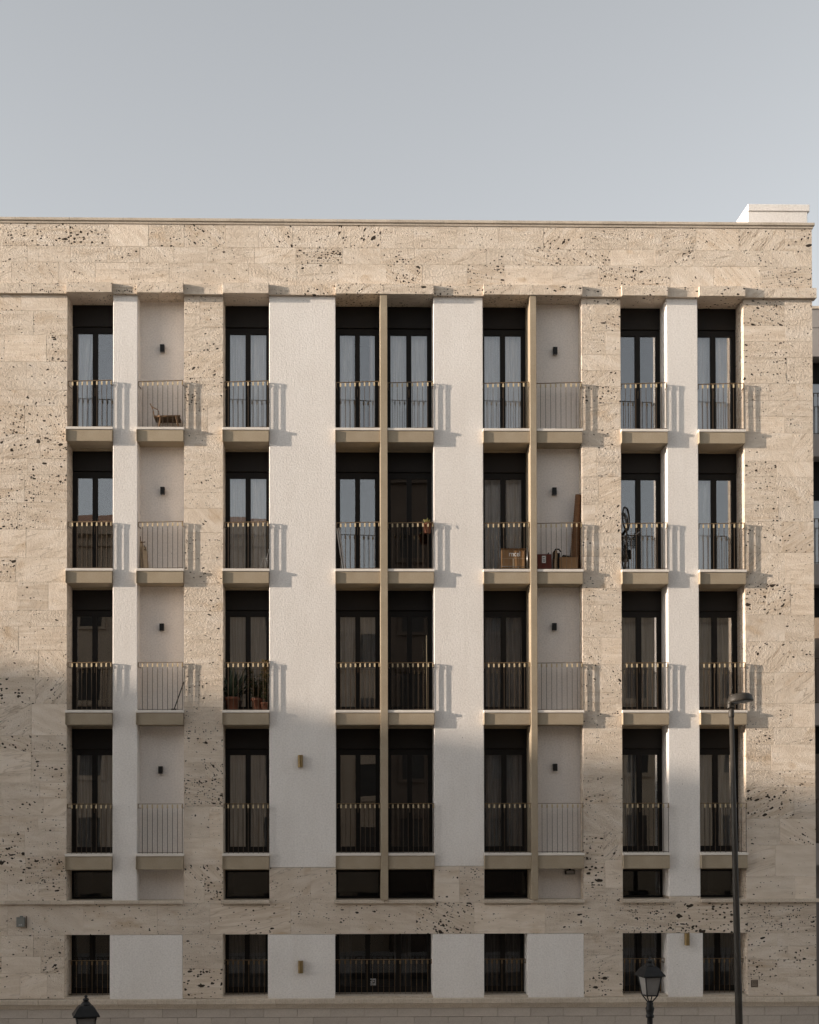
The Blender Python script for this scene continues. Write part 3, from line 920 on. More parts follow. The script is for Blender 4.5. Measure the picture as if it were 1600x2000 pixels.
# ------------------------------------------------------------------ small fittings on the wall
p = P(42.5, 1800, 0)
t = thing('meter_box', 'small grey metal box on the stone belt at far left', 'box', (p.x, 0, p.z))
MB().chamfer(-.105, .085, -.09, .003, -.12, .10, .01).build('housing', 'greybox', t)
MB().box(-.03, .03, -.06, .003, .10, .135).build('top_bracket', 'greybox', t)
MB().box(-.07, .05, -.095, -.0905, -.01, .07).build('cover_panel', 'greybox', t)
MB().box(-.05, -.01, -.096, -.0905, -.085, -.06).box(.0, .03, -.096, -.0905, -.085, -.05).build('label_plate', 'paper_dim', t)
MB().tube([(.115, -.03, .13), (.115, -.03, -.15)], .014).build('conduit', 'brownbox', t)
p = P(1473.5, 1921, 0)
t = thing('wall_vent', 'small square brown vent on the stone right of the lamp post', 'vent', (p.x, 0, p.z))
MB().box(-.08, .08, -.012, .004, -.085, -.07).box(-.08, .08, -.012, .004, .07, .085).box(-.08, -.065, -.012, .004, -.07, .07).box(.065, .08, -.012, .004, -.07, .07).build('vent_frame', 'brownbox', t)
for i in range(6):
    MB().box(-.065, .065, -.008, .002, -.066 + i * .022, -.053 + i * .022).build('slat', 'brownbox', t)
p = P(1113, 1700, .35)
t = thing('floodlight', 'black floodlight under the lowest right loggia slab', 'lamp', (p.x, .35, z_soff[4]))
MB().box(-.02, .02, -.02, .02, -.05, -.001).build('bracket', 'black', t)
MB().chamfer(-.11, .11, -.07, .06, -.15, -.05, .01).build('housing', 'black', t)
MB().box(-.09, .09, -.076, -.0705, -.135, -.065).build('lens', 'lens', t)

# ------------------------------------------------------------------ things on the balconies
ZF = z_plate


def pt(px, py, Y): return P(px, py, Y)


# wooden lounge chair, top floor, left loggia (seen from the side, facing right)
Yc = .30
p0 = P(300, 836, Yc)
t = thing('lounge_chair', 'low wooden lounge chair on the top floor left loggia balcony', 'chair', (p0.x, Yc, ZF[0]))
s = (D + Yc) / D / S_PX


def L(px, py, y=0.0): return ((px - 300) * s, y, (836 - py) * s)


MB().chamfer(L(304, 0)[0], L(353, 0)[0], -.26, .26, L(0, 815)[2], L(0, 810)[2], .01).build('seat', 'seat_weave', t)
for y in (-.27, .27):
    MB().tube([L(296.5, 787, y), L(300, 794, y), L(302.5, 801, y), L(304.5, 811, y)], .012).build('back_post', 'wood', t)
    MB().tube([L(299.5, 793, y), L(305, 796, y), L(311, 799, y), L(313.5, 804, y), L(313.5, 812, y)], [.010, .012, .012, .011, .011]).build('armrest', 'wood', t)
    MB().tube([L(303.5, 812, y), L(355, 811, y)], .022).build('seat_rail', 'wood', t)
    MB().tube([L(317, 813, y), L(313, 836.5, y)], [.026, .016]).build('leg', 'wood', t)
    MB().tube([L(347, 811, y), L(351.5, 836.5, y)], [.026, .016]).build('leg', 'wood', t)

# pale folded boards leaning left, second loggia down
Yc = .26
p = P(281, 1112, Yc)
t = thing('folded_board', 'pale folded boards leaning in the left loggia, second floor down', 'board', (p.x, Yc, ZF[1]))
k_ = (D + Yc) / D / S_PX
MB().obox(frame_at((-.02, .05, .01), (-.085, .16, .75)), .055, .012, .37).build('rear_panel', 'board', t)
MB().obox(frame_at((.07, -.02, .01), (-.02, .12, .62)), .06, .012, .305).build('front_panel', 'board', t)
MB().tube([(-.105, .15, .68), (-.11, .16, .86)], .012).build('handle', 'wood', t)
MB().tube([(-.09, .13, .71), (.02, .10, .715)], .012).build('cross_bar', 'wood', t)
MB().tube([(.0, .08, .63), (.05, .05, .51), (.0, .06, .53)], .008).build('strap', 'blackcloth', t)
MB().tube([(-.12, -.03, .025), (-.02, -.05, .02), (.08, -.03, .025), (.13, -.06, .03)], [.03, .025, .03, .012]).build('strap', 'blackcloth', t)

# dark stick leaning right, third loggia down
Yc = .2
a, b = P(340.5, 1386, Yc), P(359, 1331, Yc)
t = thing('broom', 'dark broom leaning in the left loggia, third floor down', 'broom', (a.x, Yc, ZF[2]))
MB().tube([(0, 0, .05), (b.x - a.x, .05, b.z - ZF[2])], .014).build('stick', 'black', t)
MB().chamfer(-.07, .05, -.025, .025, .002, .06, .008).build('brush_head', 'blackcloth', t)

# white wire drying rack legs, second floor down, left of the wide pier
Yc = .25
a = P(515, 1111, Yc)
t = thing('drying_rack', 'thin white folded drying rack beside the wide white pier, second floor down', 'rack', (a.x, Yc, ZF[1]))
for (u, v, y) in ((505, 517, 0), (509, 520, .03), (516, 524.5, -.02), (520, 524, .05)):
    q = P(v, 1072, Yc)
    q0 = P(u, 1111, Yc)
    MB().tube([(q0.x - a.x, y, .006), (q.x - a.x, .08 + y, (q.z - ZF[1]) * (1.0 if v > 520 else .72))], .006).build('leg', 'whitepaint', t)
MB().tube([(P(510, 1111, Yc).x - a.x, .02, .30), (P(524, 1111, Yc).x - a.x, .05, .33)], .005).build('cross_bar', 'whitepaint', t)

# two white poles leaning left of the central bay
Yc = .12
for i, (u, v, lb) in enumerate(((670, 656.8, 'left'), (674, 660.5, 'right'))):
    a, b = P(u, 1111.5, Yc), P(v, 1031.5, Yc + .05)
    o = MB().obox(frame_at((a.x, Yc, ZF[1] + .004), (max(b.x, bay['D'][0] + .025 + i * .045), Yc + .05, b.z)), .013, .013, (Vector((a.x, Yc, ZF[1])) - Vector((b.x, Yc + .05, b.z))).length / 2)
    o = o.build('white_pole', 'whitepaint', None, (a.x, Yc, ZF[1]))
    tag(o, f'{lb} of two white poles leaning beside the wide pier, second floor down', 'pole', 'white poles')

# thin brass pole, third floor down, right of the central mullion
a = P(834, 1385, .1)
b = P(833, 1241, .1)
o = MB().tube([(a.x, .1, ZF[2]), (b.x, .1, b.z)], .010).build('bamboo_cane', 'brass', None, (a.x, .1, ZF[2]))
tag(o, 'thin upright yellow cane right of the central mullion, third floor down', 'cane')


def leaf(mb, base, d, ln, wd, bend=.3, n=4, side=None):
    """curved pointed leaf with a folded midrib"""
    d = Vector(d).normalized()
    up = Vector((0, 0, 1))
    sd = side or d.cross(up)
    if sd.length < 1e-3: sd = Vector((1, 0, 0))
    sd = sd.normalized()
    nrm = sd.cross(d).normalized()
    vs, fs = [], []
    for i in range(n + 1):
        u = i / n
        p = Vector(base) + d * (ln * u) - up * (bend * ln * u * u)
        ww = wd * (math.sin(math.pi * min(.12 + u * .88, 1.0)) ** .7 if u < 1 else 0.02)
        vs += [p - sd * ww + nrm * ww * .25, p - nrm * ww * .12, p + sd * ww + nrm * ww * .25]
    for i in range(n):
        o = i * 3
        fs += [(o, o + 1, o + 4, o + 3), (o + 1, o + 2, o + 5, o + 4)]
    mb.add(vs, fs, True)


def flower_pot(t, r, h, z=0.0, mat='terracotta'):
    MB().lathe([(r * .66, z + .002), (r * .72, z + .02), (r * .93, z + h * .80), (r * 1.06, z + h * .80), (r * 1.06, z + h), (r * .94, z + h), (r * .9, z + h - .03)], cap=False).lathe([(.001, z + .002), (r * .66, z + .002)], cap=False).build('pot', mat, t)
    MB().lathe([(.001, z + h - .035), (r * .91, z + h - .03)], cap=False).build('soil', 'soil', t)


# potted plants, third floor down, left of the wide white pier
rr = random.Random(3)
Yc = .22
p = P(454, 1388, Yc)
t = thing('potted_agave', 'spiky dark agave in the left terracotta pot, third floor down', 'plant', (p.x, Yc, ZF[2]), 'potted plants')
flower_pot(t, .165, .33)
m = MB()
for i in range(40):
    az = rr.uniform(0, 6.28)
    el = rr.uniform(.55, 1.45)
    leaf(m, (rr.uniform(-.04, .04), rr.uniform(-.04, .04), .29), (math.cos(az) * math.cos(el), .55 * math.sin(az) * math.cos(el), math.sin(el)), rr.uniform(.50, 1.05), rr.uniform(.026, .045), rr.uniform(.05, .5), 5)
m.build('leaves', 'agave', t)
p = P(502, 1388, Yc)
t = thing('potted_shrub', 'leafy dark shrub in the right terracotta pot, third floor down', 'plant', (p.x, Yc, ZF[2]), 'potted plants')
flower_pot(t, .135, .30)
m, st = MB(), MB()
for i in range(16):
    az = rr.uniform(0, 6.28)
    pts = [Vector((0, 0, .26))]
    dx, dy = math.cos(az) * .22, math.sin(az) * .11
    hh = rr.uniform(.30, .80)
    for j in range(1, 5):
        pts.append(Vector((dx * j / 4 + rr.uniform(-.015, .015), dy * j / 4, .26 + hh * j / 4)))
    st.tube(pts, [.006, .005, .004, .003, .002], 5)
    for q in pts[1:]:
        for _ in range(9):
            a2 = rr.uniform(0, 6.28)
            leaf(m, q + Vector((rr.uniform(-.04, .04), rr.uniform(-.03, .03), rr.uniform(-.03, .03))), (math.cos(a2), math.sin(a2), rr.uniform(-.1, .8)), rr.uniform(.05, .11), rr.uniform(.014, .024), .3, 3)
st.build('stems', 'wood', t)
m.build('leaves', 'leaf', t)
p = P(519, 1388, .02)
t = thing('tall_potted_plant', 'tall plant with yellow upper leaves against the wide white pier', 'plant', (p.x - .03, .12, ZF[2]), 'potted plants')
flower_pot(t, .085, .2)
m, m2, st = MB(), MB(), MB()
for i in range(5):
    hh = rr.uniform(.95, 1.22)
    bx, by = rr.uniform(-.07, .10), rr.uniform(-.18, -.02)
    pts = [Vector((bx * j / 6 + rr.uniform(-.01, .01), by * j / 6, .18 + (hh - .18) * j / 6)) for j in range(7)]
    st.tube(pts, [.007, .006, .005, .005, .004, .003, .002], 5)
    for q in pts[1:]:
        for _ in range(15):
            a2 = rr.uniform(0, 6.28)
            tgt = m2 if q.z > .80 and rr.random() < .75 else m
            leaf(tgt, q + Vector((rr.uniform(-.03, .03), rr.uniform(-.03, .03), rr.uniform(-.06, .06))), (math.cos(a2), math.sin(a2), rr.uniform(-.1, 1.0)), rr.uniform(.05, .12), rr.uniform(.010, .018), .4, 3)
st.build('stems', 'wood', t)
m.build('leaves', 'leaf', t)
m2.build('yellow_leaves', 'leaf_yellow', t)

# little pot hanging on the railing, second floor down
Yc = .055
p = P(834.5, 1042, Yc)
t = thing('hanging_pot', 'small terracotta pot with succulent hanging on the railing, second floor down', 'plant', (p.x, Yc, p.z))
flower_pot(t, .115, .25)
MB().tube([(-.09, -.06, .2), (-.09, -.12, .285), (-.09, -.165, .275), (-.09, -.17, .2)], .006).tube([(.09, -.06, .2), (.09, -.12, .285), (.09, -.165, .275), (.09, -.17, .2)], .006).build('hook', 'black', t)
m = MB()
for i in range(34):
    az, el = rr.uniform(0, 6.28), rr.uniform(.3, 1.4)
    leaf(m, (rr.uniform(-.07, .05), rr.uniform(-.05, .05), .22), (math.cos(az) * math.cos(el), math.sin(az) * math.cos(el), math.sin(el)), rr.uniform(.10, .20), rr.uniform(.014, .028), .25, 3)
m.build('leaves', 'succulent', t)

# cardboard box in a wire cart, second floor down
Yc = .26
a, b = P(980, 1112, Yc - .2), P(1026, 1112, Yc - .2)
cx = (a.x + b.x) / 2
hw = (b.x - a.x) / 2
t = thing('cardboard_box', 'large cardboard box with white lettering left of the off-centre mullion', 'box', (cx, Yc, ZF[1]))
hb = .49
MB().chamfer(-hw, hw, -.2, .2, .05, hb, .006).build('carton', 'cardboard', t)
MB().box(-hw + .005, hw - .005, -.2035, -.2005, .28, .286).box(-.02, .02, -.2032, -.2005, .055, .28).build('tape', 'board', t)
MB().add([(-hw, -.2, hb), (hw, -.2, hb), (hw + .03, -.25, hb + .02), (-hw - .03, -.25, hb + .02)], [(0, 1, 2, 3)]).add([(-hw, -.2, hb + .004), (hw, -.2, hb + .004), (hw + .03, -.25, hb + .024), (-hw - .03, -.25, hb + .024)], [(3, 2, 1, 0)]).build('flap', 'cardboard', t)


def text_mesh(body, size, name, mat, parent, loc):
    cu = bpy.data.curves.new(name, 'FONT')
    cu.body = body
    cu.size = size
    cu.align_x = 'CENTER'
    cu.extrude = .001
    ob = bpy.data.objects.new(name, cu)
    C.objects.link(ob)
    bpy.context.view_layer.update()
    me = bpy.data.meshes.new_from_object(ob.evaluated_get(bpy.context.evaluated_depsgraph_get()))
    bpy.data.objects.remove(ob)
    me.materials.clear()
    me.materials.append(M[mat])
    o = link(name, me, parent, loc)
    o.rotation_euler = (math.pi / 2, 0, 0)
    return o


lt = text_mesh('rncel', .175, 'lettering', 'paper', t, (.03, -.204, .335))
lt.scale = (.78, 1, 1)
t = thing('wire_cart', 'wire cart holding the large cardboard box, second floor down', 'cart', (cx, Yc, ZF[1]))
for sx in (-1, 1):
    for y in (-.24, .22):
        MB().tube([(sx * (hw + .045), y, .01), (sx * (hw + .045), y, hb + .06)], .012, 6).build('post', 'chrome', t)
for z in (.03, .20, .36, hb + .05):
    MB().tube([(-hw - .045, .22, z), (hw + .045, .22, z)], .006, 6).build('wire', 'chrome', t)
MB().box(-hw - .045, hw + .045, -.24, .22, .026, .046).build('tray', 'black', t)
for i in range(4):
    xx = -hw - .04 + (2 * hw + .08) * i / 3
    MB().tube([(xx, -.24, .03), (xx, -.24, .09)], .006, 6).build('wire', 'chrome', t)
MB().tube([(-hw - .045, -.24, .09), (hw + .045, -.24, .09)], .006, 6).build('wire', 'chrome', t)

# right loggia, second floor down: red box, folded pad, carton, reed screen
Yc = .26
a, b = P(1049.5, 1112, Yc - .14), P(1078, 1112, Yc - .14)
t = thing('red_box', 'dark red box with a white paper label beside the off-centre mullion', 'box', ((a.x + b.x) / 2, Yc, ZF[1]))
hw = (b.x - a.x) / 2
MB().chamfer(-hw, hw, -.14, .14, .002, .40, .006).build('carton', 'redbox', t)
MB().box(-.06, .03, -.1435, -.1405, .19, .36).build('paper_label', 'paper', t)
MB().box(-.045, .005, -.146, -.144, .31, .325).box(-.045, .015, -.146, -.144, .27, .28).box(-.03, .01, -.146, -.144, .225, .245).build('print_marks', 'ink', t)
MB().tube([(hw - .09, -.05, .395), (hw - .06, -.05, .45), (hw - .045, -.05, .42)], [.012, .014, .006]).build('tie', 'blackcloth', t)
a = P(1088, 1112, Yc)
t = thing('folded_pad', 'beige folded pad with black straps between red box and brown carton', 'pad', (a.x, Yc + .05, ZF[1]))
MB().chamfer(-.075, -.005, -.16, .16, .004, .50, .02).build('pad', 'beige_card', t)
MB().tube([(-.09, -.17, .30), (-.085, -.17, .46), (-.05, -.17, .52), (.03, -.17, .52), (.075, -.16, .46)], .018).build('strap', 'blackcloth', t)
MB().chamfer(.0, .06, -.15, .15, .004, .44, .02).build('cover', 'blackcloth', t)
a, b = P(1094, 1112, Yc - .22), P(1129, 1112, Yc - .22)
t = thing('brown_carton', 'brown carton in front of the tall reed screen', 'box', ((a.x + b.x) / 2, Yc - .08, ZF[1]))
hw = (b.x - a.x) / 2
MB().chamfer(-hw, hw, -.13, .13, .004, .315, .006).build('carton', 'cardboard', t)
MB().box(-hw - .003, hw + .003, -.134, .134, .30, .318).build('lid', 'cardboard', t)
MB().tube([(-hw + .06, -.05, .32), (-hw + .1, -.02, .36), (0, .02, .35), (hw - .05, 0, .325)], [.02, .035, .03, .015]).build('bag', 'blackcloth', t)
a, b = P(1122, 1111, .34), P(1129.5, 966, .16)
t = thing('reed_screen', 'tall rolled brown reed screen leaning in the right loggia', 'screen', (a.x, .34, ZF[1]))
ax0, ax1 = Vector((0, 0, .10)), Vector((b.x - a.x, -.18, b.z - ZF[1]))
npt = 64
pts = [ax0.lerp(ax1, i / (npt - 1)) for i in range(npt)]
MB().tube(pts, [(.13 - .06 * (i / (npt - 1))) * (1.0 if i % 2 else .93) for i in range(npt)], 18).build('roll', 'reed', t)
MB().tube([ax0 + Vector((-.05, -.1, .5)), ax0 + Vector((.09, -.1, .52))], .01, 6).build('cord', 'board', t)

# bicycle stood on its rear wheel behind the pier, second floor down
Yc = .30
p = P(1222, 1112, Yc)
t = thing('bicycle', 'dark bicycle stood upright at the left of the bicycle balcony, second floor down', 'bicycle', (p.x, Yc, ZF[1]), None, math.radians(62))
t['label'] = 'dark bicycle stood on its rear wheel beside the narrow stone pier'
I4 = Matrix.Identity(4)


def wheel(cx_, cz_, R):
    T_ = Matrix.Translation((cx_, 0, cz_))
    wh = MB().torus(T_, R, .018, 36, 8).build('wheel', 'rubber', t)
    MB().torus(T_, R - .022, .008, 36, 6).build('rim', 'chrome', wh)
    sp = MB()
    for i in range(18):
        a_ = 2 * math.pi * i / 18
        sp.tube([(cx_, .012 * (-1) ** i, cz_), (cx_ + (R - .02) * math.cos(a_), 0, cz_ + (R - .02) * math.sin(a_))], .0025, 4)
    sp.tube([(cx_, -.04, cz_), (cx_, .04, cz_)], .02, 8)
    sp.build('spokes', 'chrome', wh)


wheel(-.02, .285, .265)
wheel(.03, 1.30, .265)
fr_ = MB()
bb = Vector((-.13, 0, .72)); hd = Vector((.12, 0, .98)); st0 = Vector((.16, 0, .50)); rw = Vector((-.02, 0, .285)); fw = Vector((.03, 0, 1.30))
for (u, v, r) in ((bb, hd + Vector((0, 0, -.03)), .018), (bb, st0, .016), (st0, hd, .016), (rw, bb, .011), (rw, st0, .010), (hd, fw, .013)):
    fr_.tube([u, v], r, 8)
fr_.build('bike_frame', 'black', t)
MB().chamfer(.20, .27, -.07, .07, .36, .58, .02).build('saddle', 'blackcloth', t)
MB().tube([st0, (.235, 0, .47)], .012).build('seat_post', 'chrome', t)
MB().tube([hd, (.22, 0, .93)], .013).tube([(.25, -.27, 1.0), (.23, -.2, .93), (.22, 0, .93), (.23, .2, .93), (.25, .27, 1.0)], .011).build('handlebar', 'chrome', t)
for y in (-.27, .27):
    MB().tube([(.25, y, 1.0), (.27, y * 1.02, 1.09)], .016).build('grip', 'rubber', t)
MB().torus(Matrix.Translation((.03, 0, 1.30)), .295, .022, 20, 6, -1.3, 1.1).build('mudguard', 'black', t)
MB().torus(Matrix.Translation((-.02, 0, .285)), .292, .02, 20, 6, .9, 3.0).build('mudguard', 'black', t)
MB().tube([(-.13, -.05, .72), (-.13, -.09, .72), (-.05, -.09, .84)], .01).tube([(-.13, .05, .72), (-.13, .09, .72), (-.21, .09, .60)], .01).torus(Matrix.Translation((-.13, -.03, .72)), .08, .008, 20, 6).build('crank', 'chrome', t)
bk = MB()
for i in range(6):
    zz = .68 + .05 * i
    bk.tube([(.24, -.15, zz), (.45, -.15, zz), (.45, .15, zz), (.24, .15, zz), (.24, -.15, zz)], .005, 5)
for y in (-.15, -.05, .05, .15):
    for xx in (.24, .31, .38, .45):
        bk.tube([(xx, y, .66), (xx, y, .94)], .004, 5)
bk.build('basket', 'black', t)

# sheet of paper in the wide ground floor window
p = P(726, 1918, DEP + .02)
t = thing('paper_notice', 'small pale notice in the wide central ground floor window', 'notice', (p.x, DEP + .026, p.z))
MB().box(-.105, .105, -.003, .003, -.08, .08).build('sheet', 'paper_dim', t)
MB().box(-.07, .0, -.006, -.0035, .02, .055).box(-.07, -.01, -.006, -.0035, -.015, .005).box(.03, .045, -.006, -.0035, .02, .045).box(.02, .08, -.006, -.0035, -.03, -.005).box(.06, .08, -.006, -.0035, .005, .05).box(-.03, .0, -.006, -.0035, -.06, -.035).box(.02, .05, -.006, -.0035, -.055, -.042).build('print_marks', 'ink', t)

# ------------------------------------------------------------------ street lamps
Yl = -4.0
h0 = P(1428.5, 1385, Yl)
hz = h0.z - GZ
pb = P(1443.5, 2000, Yl)
t = thing('street_lamp', 'tall grey street lamp with tilted oval head', 'street lamp', (h0.x, Yl, GZ + .13))
lean = (pb.x - h0.x) / (h0.z - pb.z)
xb = lean * hz
MB().tube([(xb, 0, -.0), (xb * .62, 0, hz * .38), (xb * .3, 0, hz * .7), (0, 0, hz - .13)], [.085, .072, .058, .045], 16).build('pole', 'galv', t)
MB().lathe([(.16, 0), (.16, .03), (.11, .06), (.105, .9), (.09, .95)], (xb, 0, 0)).build('pole_base', 'galv', t)
MB().lathe([(.055, hz - .30), (.060, hz - .28), (.055, hz - .16), (.045, hz - .13)], (0, 0, 0)).build('collar', 'galv', t)
# head: tilted dish
hm = Matrix.Translation((.19, -.02, hz + .03)) @ Matrix.Diagonal((.88, .88, .92, 1)) @ Matrix.Rotation(math.radians(-4), 4, 'Y') @ Matrix.Rotation(math.radians(-7), 4, 'X')
mb = MB()
prof = [(.001, .20), (.12, .195), (.22, .175), (.27, .13), (.285, .06), (.29, .02), (.275, .0), (.25, -.005)]
tmp = MB().lathe(prof, n=36, cap=False)
mb.add([hm @ Vector((v[0] * 1.0, v[1] * .85, v[2] - .02)) for v in tmp.v], tmp.f, True)
mb.build('lamp_head', 'galv', t)
tmp = MB().lathe([(.001, -.035), (.12, -.03), (.21, -.015), (.25, -.002)], n=36, cap=False)
MB().add([hm @ Vector((v[0], v[1] * .85, v[2] - .02)) for v in tmp.v], tmp.f, True).build('lens', 'lens', t)
MB().chamfer(-.075, .06, -.05, .06, hz - .11, hz + .0, .02).build('head_mount', 'galv', t)
MB().tube([(-.06, -.02, hz - .03), (0, -.02, hz + .03), (.12, -.02, hz + .07)], [.05, .055, .05], 10).build('bracket', 'galv', t)


def lantern(px_c, py_top, Yl, px_w, label, rz=.5):
    """traditional four-sided lantern on a cast iron post; px_w is the width of its roof in the photograph"""
    top = P(px_c, py_top, Yl)
    k = (D + Yl) / D / S_PX
    wq = px_w * k
    t = thing('street_lantern', label, 'street lamp', (top.x, Yl, GZ + .13), 'traditional lanterns', rz)
    zt = top.z - (GZ + .13)
    q = wq / .58
    def zz(a): return zt - a * q
    s2 = math.sqrt(2)
    R = math.pi / 4
    # finial
    MB().lathe([(.001, zz(0)), (.022 * q, zz(.01)), (.035 * q, zz(.03)), (.02 * q, zz(.055)), (.05 * q, zz(.07)), (.06 * q, zz(.09)), (.045 * q, zz(.12))][::-1], n=14).build('finial', 'castiron', t)
    MB().lathe([(.10 * q, zz(.20)), (.095 * q, zz(.17)), (.05 * q, zz(.12))], n=16).build('chimney', 'castiron', t)
    # roof: domed then flared four-sided
    MB().lathe([(.265 * s2 * q * .92, zz(.395)), (.265 * s2 * q * .92, zz(.375)), (.20 * s2 * q, zz(.31)), (.165 * s2 * q, zz(.25)), (.12 * s2 * q, zz(.20)), (.09 * s2 * q, zz(.19))], sides=4, rot=R).build('lantern_roof', 'castiron', t)
    # cage: frame bars at the corners
    a0, a1 = .180 * q, .120 * q
    z0, z1 = zz(.395), zz(.80)
    cage = MB()
    for sx, sy in ((1, 1), (1, -1), (-1, -1), (-1, 1)):
        cage.tube([(sx * a0, sy * a0, z0), (sx * a1, sy * a1, z1)], .014 * q, 6)
    for a_, z_ in ((a0, z0 - .012), (a1, z1)):
        for i in range(4):
            c4 = [(a_, a_), (a_, -a_), (-a_, -a_), (-a_, a_)]
            u, v = c4[i], c4[(i + 1) % 4]
            cage.tube([(u[0], u[1], z_), (v[0], v[1], z_)], .016 * q, 6)
    cage.build('cage', 'castiron', t)
    c4 = [(1, 1), (1, -1), (-1, -1), (-1, 1)]
    for i in range(4):
        u, v = c4[i], c4[(i + 1) % 4]
        a0_, a1_ = a0 * .97, a1 * .97
        MB().add([(u[0] * a0_, u[1] * a0_, z0 - .01), (v[0] * a0_, v[1] * a0_, z0 - .01), (v[0] * a1_, v[1] * a1_, z1), (u[0] * a1_, u[1] * a1_, z1)], [(0, 1, 2, 3)]).build('glass_pane', 'lantern_glass', t)
    MB().lathe([(.03 * q, z1 + .02), (.05 * q, z1 + .12), (.05 * q, z1 + .2), (.02 * q, z1 + .26)], n=12).build('bulb', 'lens', t)
    for i in range(4):
        u = c4[i]
        MB().tube([(u[0] * a1, u[1] * a1, z1), (u[0] * a1 * .5, u[1] * a1 * .5, z1 - .10 * q), (u[0] * .02, u[1] * .02, z1 - .17 * q)], .014 * q, 6).build('arm', 'castiron', t)
    zc = z1 - .12 * q
    MB().lathe([(.20, 0), (.20, .25), (.13, .3), (.11, .8), (.085, .9), (.07, 1.1), (.058 * q, zc - .42 * q), (.058 * q, zc - .36 * q), (.085 * q, zc - .35 * q), (.085 * q, zc - .30 * q), (.07 * q, zc - .28 * q),
                (.085 * q, zc - .20 * q), (.095 * q, zc - .16 * q), (.065 * q, zc - .10 * q), (.075 * q, zc - .06 * q), (.055 * q, zc)], n=18).build('post', 'castiron', t)


lantern(1269, 1869, -5.2, 54, 'black traditional street lantern in front of the right ground floor window', .22)
lantern(168, 1943, -7.5, 60, 'black traditional street lantern at the lower left corner', .25)

# ------------------------------------------------------------------ neighbouring building at the right edge
Yn = 8.0
xa = P(1575, 900, Yn).x
nb = thing('neighbouring_building', 'grey neighbouring building with balconies at the right edge', 'building', (xa, Yn, GZ))


def npart(mb, name, mat, parent=None, org=None):
    mb.v = [(x - xa, y - Yn, z - GZ) for x, y, z in mb.v]
    me = mb.mesh(name)
    me.materials.append(M[mat])
    return link(name, me, parent or nb)


def nz(py): return P(1595, py, Yn).z


xe = xa + 14
npart(MB().box(xa, xe, Yn + .7, Yn + 9, GZ, nz(603)), 'wall', 'grey_render')
npart(MB().box(xa, xe, Yn - .02, Yn + .75, nz(640), nz(601)).box(xa, xe, Yn, Yn + .7, nz(696), nz(640)), 'parapet', 'grey_render')
npart(MB().box(xa, xe, Yn - .06, Yn + .05, nz(604), nz(599)), 'coping', 'sillstone')
xo0, xo1 = P(1583, 900, Yn).x, P(1640, 900, Yn).x
npart(MB().box(xa, xo0, Yn, Yn + .72, GZ, nz(696)), 'pier', 'grey_render')
npart(MB().box(xo1, xe, Yn, Yn + .72, GZ, nz(696)), 'pier', 'grey_render')
for (zt, zg, zr, zp, zb) in ((696, 736, 768, 849, 892), (892, 968, 1013, 1101, 1142), (1142, 1200, 1286, 1374, 1416), (1416, 1470, 1560, 1647, 1690)):
    npart(MB().box(xo0 - .01, xo1 + .01, Yn - .05, Yn + .72, nz(zb), nz(zp)), 'balcony_slab', 'grey_render')
    d = npart(MB().box(xo0, xo1, Yn + .58, Yn + .66, nz(zg), nz(zt)).box(xo0, xo0 + .04, Yn + .58, Yn + .66, nz(zp), nz(zg)).box(xo1 - .1, xo1, Yn + .58, Yn + .66, nz(zp), nz(zg)), 'window_frame', 'frame')
    npart(MB().box(xo0 + .04, xo1 - .1, Yn + .62, Yn + .63, nz(zp), nz(zg)), 'pane', 'glass', d)
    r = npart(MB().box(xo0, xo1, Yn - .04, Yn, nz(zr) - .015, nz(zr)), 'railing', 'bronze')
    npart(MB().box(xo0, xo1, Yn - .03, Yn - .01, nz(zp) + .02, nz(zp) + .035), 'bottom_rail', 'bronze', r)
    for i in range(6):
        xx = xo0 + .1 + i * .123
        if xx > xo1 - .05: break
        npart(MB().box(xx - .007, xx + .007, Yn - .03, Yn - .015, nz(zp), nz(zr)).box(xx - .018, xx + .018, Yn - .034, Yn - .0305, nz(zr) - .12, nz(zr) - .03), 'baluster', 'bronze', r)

# ------------------------------------------------------------------ the other side of the square (seen in the glass, and shading the low walls)


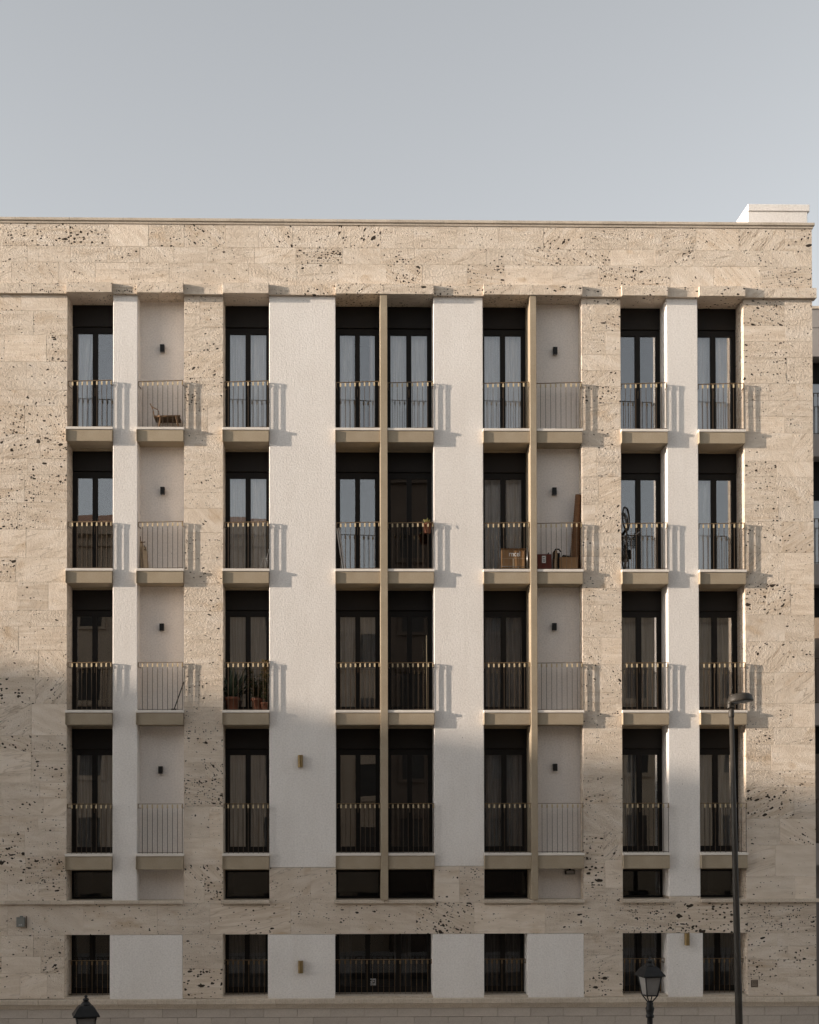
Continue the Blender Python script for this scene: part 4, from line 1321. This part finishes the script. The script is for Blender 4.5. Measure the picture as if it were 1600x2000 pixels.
def far_building(name, label, x0, x1, yf, yb, z1, wall, floors=5, bays=6, roof=None, over=.6, face=1):
    t = thing(name, label, 'building', ((x0 + x1) / 2, (yf + yb) / 2, GZ))
    ox, oy = (x0 + x1) / 2, (yf + yb) / 2
    H = z1 - GZ
    hx, hy = (x1 - x0) / 2, abs(yf - yb) / 2
    MB().box(-hx, hx, -hy, hy, 0, H).build('wall', wall, t)
    MB().box(-hx - over, hx + over, -hy - over, hy + over, H - .5, H + .15).box(-hx - .25, hx + .25, -hy - .25, hy + .25, H - 1.0, H - .5).build('cornice', wall, t)
    if roof:
        o = over + .1
        MB().add([(-hx - o, -hy - o, H + .15), (hx + o, -hy - o, H + .15), (hx + o, hy + o, H + .15), (-hx - o, hy + o, H + .15), (-hx * .6, 0, H + roof), (hx * .6, 0, H + roof)],
                 [(0, 1, 5, 4), (1, 2, 5), (2, 3, 4, 5), (3, 0, 4)]).build('roof', 'tile', t)
    wm = MB().box(-.55, .55, -.02, .06, 0, 1.7).mesh('window')
    wm.materials.append(M['shut_green'])
    fm = MB().box(-.75, .75, .0, .14, -.2, 0).box(-.75, .75, .0, .16, 1.7, 1.95).box(-.72, -.55, .0, .1, 0, 1.7).box(.55, .72, .0, .1, 0, 1.7).mesh('window_surround')
    fm.materials.append(M[wall])
    for f in range(floors):
        zf = 1.4 + (H - 2.6) * f / floors
        for i in range(bays):
            xx = -hx + 2 * hx * (i + .5) / bays
            wo = link('window', wm, t, (xx, hy * face, zf))
            link('window_surround', fm, wo, (0, 0, 0))
    return t


far_building('opposite_palazzo', 'tall ochre palazzo across the square, reflected in the left doors', -27, -1.8, -36, -50, 15.0, 'ochre', 5, 8, 2.2)
far_building('left_shade_block', 'unseen ochre block across the square at left, added to darken lower storeys', -62, -28, -36, -50, 15.5, 'ochre', 5, 10)  # out of view, added to cut sky light on the lower storeys
far_building('right_shade_block', 'unseen block across the square at right, added to darken lower storeys', 31.5, 62, -37, -50, 15.5, 'ochre', 5, 9)  # likewise unseen, added so less sky reaches the low walls
far_building('opposite_house', 'lower ochre house across the square, reflected beside the central mullion', -1.7, 2.48, -36.5, -50, 12.4, 'ochre', 5, 2)
far_building('opposite_tower_house', 'tallest brown house across the square, reflected right of the central mullion', 2.53, 9.5, -36, -41, 18.4, 'brown_render', 6, 3, 1.5)
far_building('opposite_corner_house', 'sunlit house across the square, reflected in the right-hand doors', 14.5, 30, -38, -58, 11.5, 'pale_render', 4, 6, 2.6, .9)
# terrace of houses far to the left: its roof edge throws the evening shade onto the lower storeys
far_building('distant_left_building', 'large building beyond the left edge that shades the lower storeys', -112, -84, -4.5, -32, 15.75 - .15, 'pale_render', 6, 7, None, .0)
